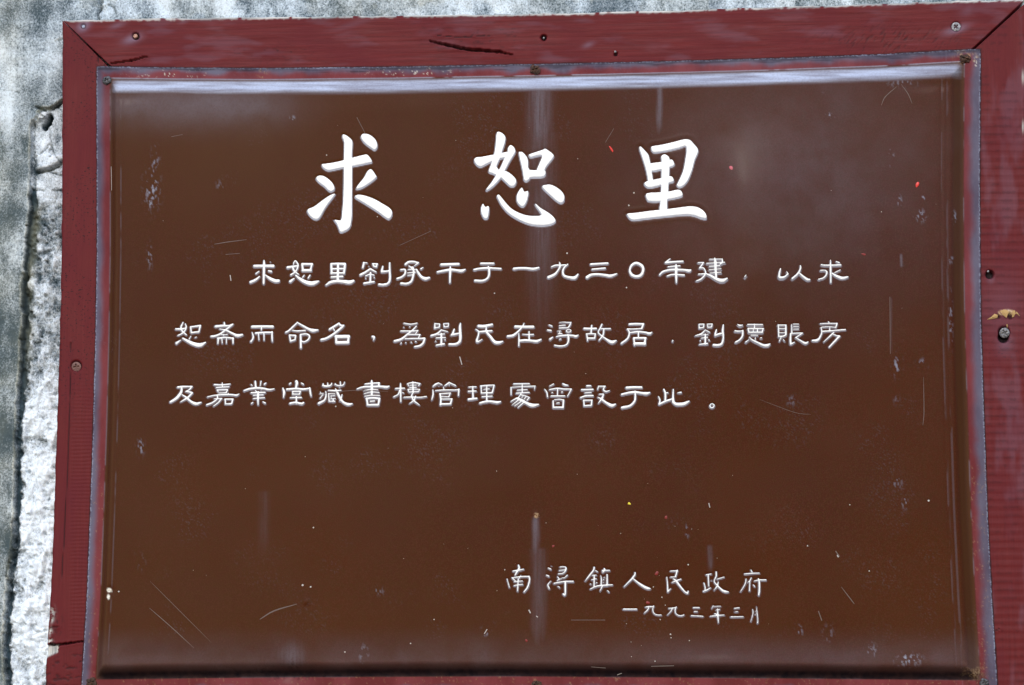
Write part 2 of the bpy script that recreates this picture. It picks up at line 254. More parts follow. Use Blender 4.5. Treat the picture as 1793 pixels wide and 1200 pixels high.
鎮|1020 980|10|205,137,26 190,190,28 120,280,26 47,373,12; 225,190,14 263,211,16; !175,275,16 243,272,14; !160,350,16 243,335,16; !205,275,22 202,470,24; 138,424,16 150,432,16; 255,398,14 240,410,16; 137,515,16 250,465,22 400,450,28 523,440,18; 380,152,14 385,185,36 355,220,24; 347,190,22 473,188,18; 320,277,12 330,350,22 325,450,22; 430,262,22 432,450,30; 372,311,14 393,308,12; 366,349,14 376,351,14; 366,394,12 374,396,12; 345,470,24 307,546,14; 440,542,14 465,570,16
人|1020 980|10|920,227,20 915,265,28 860,340,30 800,400,24 727,473,14; 890,335,18 980,410,30 1080,475,42 1140,500,42 1182,508,24
民|1020 980|10|1542,200,18 1660,197,22; !1658,192,30 1630,293,24; !1540,305,16 1638,300,16; 1475,307,16 1485,400,20 1490,500,24 1495,558,28; 1495,560,26 1548,501,10; 1567,400,16 1640,370,22 1723,341,20; 1592,337,16 1640,375,34 1720,480,30 1790,560,26 1838,588,30; 1840,588,28 1850,547,14
政|1180 980|10|567,265,18 653,250,16; !600,267,22 612,463,18; 650,362,10 670,358,10; 525,407,16 545,470,20 545,545,20; 517,555,22 580,530,24 648,491,12; 740,217,24 740,290,24 705,380,18 760,450,24 840,530,32 900,558,38 957,565,16; 757,340,14 878,305,16; 775,392,18 760,460,24 702,533,12
府|1180 980|10|1350,182,16 1370,220,18; 1237,250,18 1365,240,20 1493,236,18; 1265,337,16 1245,430,18 1167,558,14; 1355,317,16 1330,370,20 1297,394,12; 1330,382,18 1325,546,18; 1390,437,12 1416,470,18; 1412,372,16 1500,355,20 1613,355,20; 1480,332,18 1495,400,28 1495,560,28 1485,618,28
一|1080 1050|10|117,168,22 348,168,24
九|1080 1050|10|502,130,14 560,125,22 648,120,16; 565,120,18 540,180,20 480,236,12; 645,107,16 630,180,16 650,235,16 700,266,16 778,270,16
九|1080 1050|10|907,152,14 960,150,18 1038,140,16; 975,145,18 950,200,16 887,266,11; 1040,127,18 1020,200,18 1045,255,18 1110,283,18 1178,268,16
三|1080 1050|10|1340,140,18 1446,140,18; 1357,207,16 1413,207,14; 1302,280,16 1508,292,18
年|1180 1050|10|688,107,14 662,153,12; 690,118,12 823,115,11; !740,180,14 805,170,14; 637,292,16 760,278,22 883,268,14; 712,246,16 770,268,36; 768,157,12 770,270,28 778,403,14
三|1180 1050|10|1062,152,16 1143,142,18; 1067,212,12 1118,210,14; 997,302,16 1213,298,16
月|1180 1050|10|1380,167,12 1385,240,14 1347,383,12; 1447,122,11 1460,250,14 1470,370,14 1463,406,20; !1430,200,10 1455,190,12; !1420,258,10 1460,245,12
'''
BIG = '''
求|520 220|6|480,95 515,100 550,125 580,155 585,200 578,340 582,430 580,850 575,980 560,1060 520,1100 460,1120 440,1085 420,1035 395,1000 390,988 440,995 465,985 475,900 485,780 490,600 492,360 495,180 480,130;672,115 685,92 720,85 770,100 820,140 845,190 840,235 815,255 780,235 720,190 685,150;262,405 300,400 400,385 495,362 580,338 700,308 735,305 760,325 790,380 740,395 580,428 490,440 360,468 310,465 270,435;200,550 230,525 280,530 330,560 375,605 395,650 385,680 345,690 290,640 225,590;400,715 390,740 300,860 240,965 195,985 145,955 110,905 120,875 180,850 260,790 350,730;770,458 795,470 835,530 830,550 770,600 680,655 622,665 640,625 700,550 740,480;612,755 625,730 690,730 800,765 900,820 990,880 998,940 970,980 930,965 850,905 700,810
恕|820 220|6|295,90 310,65 345,72 380,100 392,130 385,180 360,260 340,330 300,420 305,440 340,480 400,480 450,510 495,555 505,595 480,635 440,635 390,590 340,545 260,505 220,490 215,465 240,400 270,300 285,200;440,205 475,220 495,260 490,290 440,370 390,465 345,545 270,630 200,680 190,665 240,600 290,520 340,430 380,340 410,290 415,240;60,365 80,335 140,328 260,305 300,300 420,275 400,330 340,345 250,375 180,410 130,432 90,415;530,290 545,275 570,280 610,320 630,370 645,465 800,465 795,535 660,545 640,565 610,585 585,570 575,510 560,430;635,310 650,298 780,255 805,242 840,260 895,305 890,340 820,430 800,480 790,535 720,480 745,400 775,315 690,325 655,335;565,650 590,695 632,690 620,780 590,840 560,850 525,820 508,780 510,730 535,680;155,820 180,855 218,850 210,960 180,980 155,960 135,910 135,860;775,645 820,622 870,622 930,650 985,695 1010,740 1005,790 980,812 940,800 870,740;300,740 320,725 350,755 430,850 500,900 600,940 700,950 765,942 755,910 700,830 715,825 760,865 850,920 905,970 915,1010 860,1040 760,1050 640,1035 520,985 420,920 350,840 315,775
里|1080 220|6|235,235 250,218 280,245 330,300 345,350 355,400 380,560 385,640 335,640 325,560 300,440 265,330;360,235 375,215 480,198 600,170 710,142 770,150 800,180 850,240 852,285 820,360 790,470 750,570 700,630 655,648 630,625 640,600 690,490 715,380 730,220 650,235 520,265 400,280 370,265;465,325 490,302 525,308 555,345 555,430 550,540 545,620 540,720 530,800 525,890 450,890 460,780 465,620 470,460 470,370;340,402 470,380 560,355 590,365 605,410 560,435 470,460 350,475;290,600 330,580 470,550 570,530 600,580 550,600 460,625 380,645 325,648 295,625;312,712 460,700 560,690 640,672 680,690 690,735 640,755 540,775 450,795 350,795 320,780;110,925 200,915 350,895 500,880 620,865 740,850 820,852 880,875 930,920 945,965 930,980 880,970 830,950 740,935 600,945 450,960 280,980 180,992 140,980 115,950
'''
def catmull(P, k=5):
    P = np.asarray(P, float)
    if len(P) < 3: return P
    Q = np.vstack([2 * P[0] - P[1], P, 2 * P[-1] - P[-2]])
    if np.allclose(P[0, :2], P[-1, :2]): Q[0] = P[-2]; Q[-1] = P[1]
    out = []
    for i in range(1, len(Q) - 2):
        a, b, c, d = Q[i - 1], Q[i], Q[i + 1], Q[i + 2]
        for t in np.arange(k) / k:
            out.append(.5 * (2 * b + (c - a) * t + (2 * a - 5 * b + 4 * c - d) * t * t + (3 * b - a - 3 * c + d) * t ** 3))
    out.append(P[-1]); return np.array(out)
class Glyph:
    """a signed distance (in picture pixels, inside positive) to the union of its strokes"""
    def __init__(s, line, big):
        ch, org, sc, body = line.split('|')
        ox, oy = map(float, org.split()); sc = float(sc)
        s.ch, s.big, s.parts, s.ox = ch, big, [], ox
        lo, hi = [], []
        for st in body.split(';'):
            st = st.strip(); straight = st.startswith('!')
            P = np.array([list(map(float, p.split(','))) for p in st.lstrip('!').split()])
            if not big:
                if not straight: P = catmull(P)
                P = np.column_stack([ox + P[:, 0] / sc, oy + P[:, 1] / sc, P[:, 2] / sc / 2 + 0.05])
            else:
                P = catmull(np.vstack([P, P[:1]]), 3)[:-1]
                P = np.column_stack([ox + P[:, 0] / sc, oy + P[:, 1] / sc])
            s.parts.append(P); r = 0 if big else P[:, 2].max()
            lo.append(P[:, :2].min(0) - r); hi.append(P[:, :2].max(0) + r)
        s.lo, s.hi = np.min(lo, 0), np.max(hi, 0)
    def sdf(s, x, y):
        out = np.full(x.shape, -1e3)
        for P in s.parts:
            if s.big:
                d = np.full(x.shape, 1e9); ins = np.zeros(x.shape, bool)
                for (ax, ay), (bx, by) in zip(P, np.roll(P, -1, 0)):
                    dx, dy = bx - ax, by - ay
                    t = np.clip(((x - ax) * dx + (y - ay) * dy) / (dx * dx + dy * dy + 1e-9), 0, 1)
                    d = np.minimum(d, (x - ax - t * dx) ** 2 + (y - ay - t * dy) ** 2)
                    with np.errstate(divide='ignore', invalid='ignore'):
                        ins ^= ((ay > y) != (by > y)) & (x < (bx - ax) * (y - ay) / (by - ay) + ax)
                d = np.sqrt(d); v = np.where(ins, d, -d)
            else:
                v = np.full(x.shape, -1e3)
                for (ax, ay, ar), (bx, by, br) in zip(P[:-1], P[1:]):
                    dx, dy = bx - ax, by - ay
                    t = np.clip(((x - ax) * dx + (y - ay) * dy) / (dx * dx + dy * dy + 1e-9), 0, 1)
                    v = np.maximum(v, ar + (br - ar) * t - np.hypot(x - ax - t * dx, y - ay - t * dy))
            out = np.maximum(out, v)
        return out
GL = [Glyph(l, False) for l in GLYPHS.strip().splitlines()] + [Glyph(l, True) for l in BIG.strip().splitlines()]
# ------------------------------------------------------------------ materials
def mat_wall(name, rough):
    m, nt, b = mat(name); N = NT(nt)
    wv = N.attr('wv'); warm = N.attr('warm')
    fine = N.noise(420, 6, 0.7); mid = N.noise(95, 6, 0.65, st=(1, 1, 0.7)); big = N.noise(22, 4, 0.6)
    f = N.math('ADD', wv, N.math('MULTIPLY', N.math('SUBTRACT', fine, 0.5), 1.6 if not rough else 1.2))
    f = N.math('ADD', f, N.math('MULTIPLY', N.math('SUBTRACT', mid, 0.5), 1.2 if not rough else 0.9))
    sp = N.noise(620, 3, 0.75, st=(1, 1, .8)); f = N.math('SUBTRACT', f, N.ramp(sp, 0.52, 0.62, 0, 0.42)); f = N.math('ADD', f, N.ramp(sp, 0.46, 0.38, 0, 0.25))
    f = N.ramp(f, -0.45, 1.35)
    c = N.mix(f, (0.035, 0.060, 0.078), ((0.82, 0.90, 0.98) if rough else (0.66, 0.76, 0.85)))
    c = N.mix(N.math('MULTIPLY', warm, N.ramp(big, 0.3, 0.7, 0.4, 1.0)), c, N.mix(f, (0.16, 0.17, 0.13), (0.66, 0.66, 0.58)))
    N.put(b.inputs['Base Color'], c); b.inputs['Roughness'].default_value = 0.93
    b.inputs['Specular IOR Level'].default_value = 0.2
    h = N.math('ADD', fine, N.math('MULTIPLY', mid, 1.5))
    N.put(b.inputs['Normal'], N.bump(h, 0.8, 0.0014 if rough else 0.0009))
    return m
M_SMOOTH = mat_wall('smooth_render', False)
M_ROUGH = mat_wall('rough_lime', True)

def mat_wood(name, gs):
    m, nt, b = mat(name); N = NT(nt)
    g = N.attr('gu'); t = N.attr('gv')                       # along and across the grain, metres
    def gn(su, sv, detail, seed, rough=0.6):
        c = N.n('ShaderNodeCombineXYZ'); N.put(c.inputs[0], N.math('MULTIPLY', g, su)); N.put(c.inputs[1], N.math('MULTIPLY', t, sv)); c.inputs[2].default_value = seed
        x = N.n('ShaderNodeTexNoise'); nt.links.new(c.outputs[0], x.inputs['Vector']); x.inputs['Scale'].default_value = 1
        x.inputs['Detail'].default_value = detail; x.inputs['Roughness'].default_value = rough
        return x.outputs['Fac']
    grain = gn(16, 420, 5, 1.0); grain2 = gn(60, 1300, 4, 4.0); blot = gn(14, 30, 4, 8.0); pore = gn(420, 1500, 3, 12.0) if gs > .5 else gn(520, 330, 3, 12.0)
    c = N.mix(N.ramp(grain, 0.5 - 0.2 / gs, 0.5 + 0.2 / gs), (0.080, 0.0070, 0.0088), (0.130, 0.0135, 0.0155))
    c = N.mix(N.ramp(blot, 0.4, 0.75, 0, 0.75), c, (0.100, 0.013, 0.018))
    c = N.mix(N.math('MULTIPLY', N.ramp(pore, 0.66 if gs > .5 else .57, 0.76 if gs > .5 else .66), N.attr('pore')), c, (0.018, 0.006, 0.008))
    c = N.mix(N.math('MULTIPLY', N.ramp(grain2, 0.55, 0.75), 0.25 * gs), c, (0.20, 0.075, 0.085))
    c = N.mix(N.attr('haze'), c, (0.22, 0.17, 0.24))
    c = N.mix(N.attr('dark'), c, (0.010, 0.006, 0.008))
    c = N.mix(N.attr('bare'), c, N.mix(N.ramp(grain2, 0.35, 0.65), (0.62, 0.40, 0.16), (0.72, 0.62, 0.46)))
    c = N.mix(N.attr('grey'), c, N.mix(N.ramp(grain, 0.35, 0.65), (0.20, 0.22, 0.22), (0.60, 0.58, 0.54)))
    N.put(b.inputs['Base Color'], c)
    N.put(b.inputs['Roughness'], N.ramp(blot, 0.2, 0.8, 0.42, 0.66)); b.inputs['Specular IOR Level'].default_value = 0.12
    h = N.math('ADD', N.math('MULTIPLY', grain, 1.0 * gs), N.math('MULTIPLY', grain2, 0.5 * gs))
    h = N.math('SUBTRACT', h, N.math('MULTIPLY', N.math('MULTIPLY', N.ramp(pore, 0.64, 0.76), N.attr('pore')), 1.2))
    N.put(b.inputs['Normal'], N.bump(h, 0.4, 0.0007))
    return m
M_WOOD = mat_wood('red_painted_wood', 0.7); M_WOODS = mat_wood('red_painted_wood_sawn', 0.3)

def mat_sheet():
    m, nt, b = mat('brown_enamelled_sheet'); N = NT(nt)
    speck = N.noise(900, 2, 0.6); cloud = N.noise(6, 4, 0.55); cl2 = N.noise(30, 5, 0.6, st=(1, 1, 0.35)); grit = N.noise(520, 3, 0.7)
    c = N.mix(N.ramp(cloud, 0.35, 0.65), (0.051, 0.0096, 0.0018), (0.045, 0.0088, 0.0028))
    c = N.mix(N.math('MULTIPLY', N.attr('tone_falloff'), N.ramp(cl2, 0.2, 0.8, 0.75, 1.0)), c, (0.066, 0.0265, 0.0105))
    hue = N.noise(190, 3, 0.7); c = N.mix(N.ramp(hue, 0.40, 0.62, 0, 0.5), c, N.mix(N.attr('tone_falloff'), (0.040, 0.0125, 0.0020), (0.066, 0.027, 0.0090)))
    c = N.mix(N.ramp(speck, 0.42, 0.72, 0, 0.5), c, (0.075, 0.023, 0.012))
    c = N.mix(N.ramp(grit, 0.74, 0.80, 0, 0.35), c, (0.26, 0.20, 0.17))
    red = N.mix(N.ramp(cl2, 0.35, 0.65), (0.115, 0.018, 0.022), (0.165, 0.034, 0.040))
    c = N.mix(N.attr('red'), c, red)
    c = N.mix(N.attr('bare'), c, N.mix(N.ramp(cl2, 0.3, 0.7), (0.060, 0.052, 0.085), (0.115, 0.115, 0.165)))  # edge strips: worn metal plus sky reflection put into the colour
    c = N.mix(N.math('MULTIPLY', N.attr('dust_sheen'), N.ramp(grit, 0.25, 0.6, 0.75, 1.0)), c, (0.42, 0.47, 0.60))
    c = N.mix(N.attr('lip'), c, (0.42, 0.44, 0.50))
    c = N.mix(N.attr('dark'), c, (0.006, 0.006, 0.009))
    c = N.mix(N.attr('rust'), c, N.mix(N.ramp(grit, 0.4, 0.6), (0.10, 0.035, 0.012), (0.42, 0.28, 0.16)))
    c = N.mix(N.attr('chip'), c, N.mix(N.ramp(grit, 0.3, 0.6), (0.30, 0.27, 0.20), (0.75, 0.72, 0.64)))
    N.put(b.inputs['Base Color'], c)
    r = N.ramp(cl2, 0.25, 0.75, 0.20, 0.27)
    r = N.math('ADD', r, N.math('MULTIPLY', N.attr('dust_sheen'), 0.35))
    N.put(b.inputs['Roughness'], r); b.inputs['Specular IOR Level'].default_value = 0.048
    N.put(b.inputs['Normal'], N.bump(N.math('ADD', speck, N.math('MULTIPLY', grit, 0.6)), 0.12, 0.0004))
    return m
M_SHEET = mat_sheet()

def mat_white():
    m, nt, b = mat('white_enamel'); N = NT(nt)
    n = N.noise(300, 4, 0.6)
    N.put(b.inputs['Base Color'], N.mix(N.ramp(n, 0.3, 0.75), (0.86, 0.87, 0.86), (0.78, 0.79, 0.79)))
    b.inputs['Roughness'].default_value = 0.35
    return m
M_WHITE = mat_white()

def mat_metal(name, a, c2, rough, metallic=0.6):
    m, nt, b = mat(name); N = NT(nt)
    n = N.noise(700, 5, 0.7); n2 = N.noise(230, 3, 0.6)
    N.put(b.inputs['Base Color'], N.mix(N.ramp(N.math('ADD', N.math('MULTIPLY', n, 0.6), N.math('MULTIPLY', n2, 0.4)), 0.38, 0.62), a, c2))
    b.inputs['Roughness'].default_value = rough; b.inputs['Metallic'].default_value = metallic
    N.put(b.inputs['Normal'], N.bump(n, 0.7, 0.0005))
    return m
M_RUST = mat_metal('rusted_steel', (0.012, 0.008, 0.007), (0.11, 0.050, 0.028), 0.75, 0.2)
M_ZINC = mat_metal('zinc_steel', (0.07, 0.07, 0.075), (0.36, 0.36, 0.39), 0.5, 0.5)
M_DARKST = mat_metal('dark_steel', (0.020, 0.021, 0.024), (0.16, 0.16, 0.17), 0.5, 0.6)
M_BROWNST = mat_metal('brown_painted_steel', (0.10, 0.045, 0.040), (0.20, 0.10, 0.085), 0.55, 0.1)
M_COPPER = mat_metal('pale_copper', (0.30, 0.15, 0.10), (0.55, 0.32, 0.24), 0.55, 0.3)
M_BLUEPLUG = mat_metal('blue_grey_plug', (0.10, 0.13, 0.20), (0.34, 0.38, 0.50), 0.5, 0.1)
def mat_flat(name, c, rough=0.5):
    m, nt, b = mat(name); N = NT(nt)
    n = N.noise(1500, 3, 0.6)
    N.put(b.inputs['Base Color'], N.mix(n, c, tuple(min(1, x * 1.35) for x in c))); b.inputs['Roughness'].default_value = rough
    return m

# ------------------------------------------------------------------ the wall behind
EDGE = [(112, 172), (100, 181), (88, 190), (72, 189), (66, 197), (79, 203), (62, 214), (54, 222), (52, 260), (53, 300), (50, 345), (52, 362), (48, 400), (42, 450),
        (40, 480), (36, 500), (38, 560), (34, 620), (30, 700), (26, 760), (25, 830), (24, 900), (20, 960), (14, 1000), (10, 1050), (6, 1100), (5, 1150), (8, 1205), (6, 1300), (10, 1500), (0, 2000)]
def axis(stops):
    out = [np.array([stops[0][0]], float)]
    for (a, _), (b, st) in zip(stops[:-1], stops[1:]):
        k = max(1, int(round((b - a) / st))); out.append(a + (b - a) * np.arange(1, k + 1) / k)
    return np.concatenate(out)
wall = empty('rendered_wall', (0.0, 0.004, 0.0), 'old lime rendered wall, mottled blue-grey and white with a broken flaking edge, behind the red framed plaque', 'wall')
wall['_n'] = 1
gx = axis([(-1300, 0), (-300, 40), (-60, 6), (-10, 2.6), (152, 1.75), (1776, 2.0), (1860, 3), (2100, 8), (3100, 40)])
gy = axis([(-1500, 0), (-300, 40), (-60, 6), (-8, 2.6), (74, 1.75), (1215, 1.9), (1300, 6), (1600, 12), (2600, 40)])
X, Y = np.meshgrid(gx, gy)                                  # picture-pixel coordinates on the wall plane
# signed side of the smooth coat's ragged edge: positive on the broken side
ex = np.interp(Y, [p[1] for p in EDGE[7:]], [p[0] for p in EDGE[7:]])
jit = (fbm(X / 9, Y / 9, 3, 5) - 0.5) * 9
side = X - ex + jit
d_edge = seg_d(X + jit * 0.6, Y + (fbm(X / 7, Y / 7, 3, 8) - 0.5) * 6, EDGE)
upper = np.interp(X, [52, 66, 72, 88, 100, 112, 200], [222, 205, 192, 191, 182, 173, 150])
broken = (side > 0) & (Y > upper + jit * 0.4) & (X < 900)
sd_ = np.where(broken, d_edge, -d_edge)
b = sst(-0.6, 1.6, sd_)
n1 = fbm(X / 60, Y / 60, 5, 11); n2 = fbm(X / 13, Y / 13, 4, 21); n3 = fbm(X / 5, Y / 5, 3, 31)
n4 = fbm(X / 24, Y / 30, 4, 41);  ns = fbm(X / 9, Y / 90, 4, 51)
# relief (metres)
hs = (n1 - .5) * 0.0030 + (n2 - .5) * 0.0010 + (n3 - .5) * 0.0006
lum = np.abs(n2 - 0.5) * 2
nv = fbm(X / 7, Y / 17, 4, 73); hr = -0.0058 + (n4 - .5) * 0.0085 + (n2 - .5) * 0.0050 + (nv - .5) * .0075 + (n3 - .5) * 0.0030 - sst(0.66, 0.78, fbm(X / 8, Y / 8, 2, 71)) * 0.004
low = sst(330, 640, Y)
hr_top = -0.0050 + (n4 - .5) * 0.003 + (n3 - .5) * 0.0012
hr = hr_top * (1 - sst(330, 380, Y)) + hr * sst(330, 380, Y)
CRK = [([(63, 187), (78, 192), (90, 190), (108, 177), (120, 168)], 1.8, .006), ([(84, 224), (88, 248), (86, 264)], 1.0, .003), ([(62, 273), (75, 262), (83, 252), (90, 258), (92, 268), (85, 276)], 1.1, .004),
       ([(91, 262), (97, 275), (105, 283), (114, 287)], 1.3, .004), ([(62, 300), (76, 298), (92, 293), (106, 285), (116, 280)], 2.6, .008), ([(85, 299), (98, 304), (114, 309)], 1.3, .004),
       ([(55, 331), (75, 333)], 1.4, .005), ([(90, 332), (114, 331)], 1.2, .005), ([(98, 74), (104, 70), (112, 66)], 0.8, .002), ([(25, 819), (44, 820)], 1.0, .003),
       ([(176, -6), (177, 12), (171, 28), (174, 40)], 2.6, .007), ([(190, 8), (200, 14), (204, 30)], 1.3, .003), ([(2, 160), (34, 161)], .7, .001), ([(790, -5), (800, 8), (794, 24)], .6, .001),
       ([(20, 960), (14, 985), (10, 1010), (18, 1030), (26, 1010), (24, 985)], 1.5, .005), ([(60, 215), (57, 240), (58, 300), (60, 360)], 1.6, .004), ([(42, 480), (44, 520), (42, 560), (46, 600)], 2.6, .005)]
crk = np.zeros(X.shape); crkm = np.zeros(X.shape)
cx_ = X + (n3 - .5) * 5; cy_ = Y + (n2 - .5) * 5
for P, w, dp in CRK:
    k = np.exp(-(seg_d(cx_, cy_, P) / w) ** 2); crk = np.maximum(crk, k * dp); crkm = np.maximum(crkm, k)
H_gap = -.006 * np.exp(-((sd_ - 4) / 4.5) ** 2) * sst(310, 350, Y)
cav = np.exp(-(seg_d(cx_, cy_, [(77, 221), (84, 212), (86, 203)]) / 4.6) ** 4)
chunk = sst(-1, 2, 300 - Y - (X - 60) * .28) * sst(-1, 3, X - 62) * sst(0, 4, Y - 268)
lump = np.exp(-(seg_d(X, Y, [(55, 214), (66, 205), (77, 198)]) / 5) ** 2)
H = lump * (fbm(X / 4, Y / 4, 3, 72) - .4) * .008 + hs * (1 - b) + (hr + H_gap) * b - crk - cav * 0.024 * b + chunk * b * 0.0045 + lump * 0.004
H += np.exp(-((sd_ + 1.6) / 1.6) ** 2) * 0.0008                    # curled lip of the coat
# paleness of the surface: lime bloom, washed streaks, grime and painted shade
wv_s = 0.22 + (n1 - .5) * 1.7 + (ns - .5) * 0.5 + 0.62 * blob(X, Y, 12, 165, 26, 62) + .35 * blob(X, Y, 2, 95, 24, 50) + .28 * blob(X, Y, 85, 95, 26, 60) - .30 * blob(X, Y, 18, 20, 60, 40) \
    - .18 * blob(X, Y, 62, 150, 18, 60) + sst(230, 420, Y) * -0.20 + (fbm(X / 26, Y / 50, 3, 64) - .5) * .6
top = sst(20, -30, Y - 50) * sst(100, 160, X)
wv_t = 0.34 + (fbm(X / 34, Y / 60, 4, 61) - .5) * 1.5 + (n2 - .5) * 0.7 + .5 * blob(X, Y, 285, 10, 20, 30) + .5 * blob(X, Y, 392, 10, 22, 30) + .42 * blob(X, Y, 790, 12, 80, 40) + .45 * blob(X, Y, 570, 5, 14, 20) \
    + .4 * blob(X, Y, 188, 18, 12, 20) + .3 * blob(X, Y, 460, 5, 16, 20) + .25 * blob(X, Y, 915, 8, 16, 20)
wv_s = wv_s * (1 - top) + np.clip(wv_t, .05, 1.1) * top
wv_r = 0.40 + 0.72 * sst(330, 900, Y) + (n4 - .5) * (1.3 - .75 * sst(600, 900, Y)) + (n2 - .5) * .6 + .35 * blob(X, Y, 80, 340, 40, 26) + .25 * blob(X, Y, 82, 250, 12, 50)
gap = np.exp(-((sd_ - 5) / 5.5) ** 2) * sst(310, 350, Y); wv_r -= 1.7 * gap * (.5 + n4)  # shadow along the broken coat's edge darkened into the colour
wv_r += .25 * chunk + np.clip((hr - hr_top.mean()) / .006, -1, 1) * .45 * sst(330, 400, Y)
wv = wv_s * (1 - b) + wv_r * b - crkm * 0.45 - cav * 2.2 * b + lump * 0.5  # cracks darkened; cavity shade and the chunk's shadow painted in
wv += 0.30 * np.exp(-((sd_ + 1.5) / 1.8) ** 2) * (Y > 200) * (X < 130)
warm = np.clip(0.5 * sst(150, -10, X) * (1 - b) * (0.45 + n1) * (1 - 0.6 * blob(X, Y, 70, 100, 40, 90)), 0, 1) + b * .8 * np.exp(-((sd_ - 10) / 9) ** 2) * sst(340, 380, Y) * sst(760, 560, Y) \
    + .6 * np.exp(-((sd_ + 1.5) / 2) ** 2) * (X < 130) + .5 * lump + .4 * top * blob(X, Y, 690, 5, 90, 30) + .25 * top * (n1 > .55)
wx, wy = unproj(X, Y, Z_WALL)
V = np.stack([wx, wy, Z_WALL + H], -1).reshape(-1, 3)
xc = (X[:-1, :-1] + X[1:, 1:]) / 2; yc = (Y[:-1, :-1] + Y[1:, 1:]) / 2
seen = ~((xc > 152) & (xc < 1776) & (yc > 74) & (yc < 1300))
bc = b[:-1, :-1] > 0.5
AT = {'wv': wv, 'warm': np.clip(warm, 0, 1)}
for nm, msk, mt, lb in (('smooth_coat', seen & ~bc, M_SMOOTH, 'smooth blue-grey outer coat with mottled lime bloom'), ('exposed_render', seen & bc, M_ROUGH, 'rough flaking white lime beneath the broken coat')):
    v, f, a = compact(V, grid_faces(*X.shape, keep=msk), AT)
    mk(nm, v, f, mt, wall, attrs=a, label=lb)
bx0, by0 = unproj(120, 40, 0); bx1, by1 = unproj(1790, 1330, 0)
def box(x0, y0, z0, x1, y1, z1):
    v = np.array([[x, y, z] for z in (z0, z1) for y in (y0, y1) for x in (x0, x1)], float)
    return v, [[0, 2, 3, 1], [4, 5, 7, 6], [0, 1, 5, 4], [2, 6, 7, 3], [0, 4, 6, 2], [1, 3, 7, 5]]
v, f = box(wx.min(), wy.min(), -0.30, wx.max(), wy.max(), -0.024)
mk('masonry', v, f, M_ROUGH, wall, smooth=False, attrs={'wv': np.full(8, .4), 'warm': np.zeros(8)})

# ------------------------------------------------------------------ the plaque: red boards
px0, py0 = unproj(950, 640, Z_BOARD)
plaque = empty('framed_plaque', tuple(to_world(np.array([[px0, py0 - .33, 0.0]]))[0]), 'brown enamelled metal plaque with white Chinese writing in a red painted wooden frame', 'plaque')

FX, FY = 0.45, 0.317                     # where the flat flange of the sheet turns up into the raised panel
def waist(x, y):
    qy = 137 + (FY - y) / (2 * FY) * 1052; qx = 180 + (x + FX) / (2 * FX) * 1520
    l = np.interp(qy, [116, 300, 450, 600, 750, 900, 1050, 1190], [0, 4.5, 8, 9.2, 9, 7.5, 5.2, 0]); r_ = np.interp(qy, [110, 350, 500, 600, 750, 900, 1050, 1190], [0, -7.3, -10, -11, -10, -8.7, -5, 0])
    t_ = np.interp(qx, [168, 300, 450, 700, 900, 1100, 1343, 1550, 1700], [0, 4.5, 8.5, 10.5, 10.6, 10.6, 9, 5.5, 0]); b_ = np.interp(qx, [180, 500, 900, 1300, 1710], [0, -4, -6, -3.5, 0])
    w = np.clip((x + FX) / (2 * FX), -.05, 1.05); v = np.clip((y + FY) / (2 * FY), -.05, 1.05)
    return .0006 * (l * (1 - w) + r_ * w), -.0006 * (t_ * v + b_ * (1 - v))
def warp(x, y):
    dx, dy = waist(x, y); return x + dx, y + dy
def unwarp(x, y):
    u, v = x, y
    for _ in range(4): dx, dy = waist(u, v); u, v = x - dx, y - dy
    return u, v
HOLES = []   # (px, py, radius px, depth m) sunk in the boards
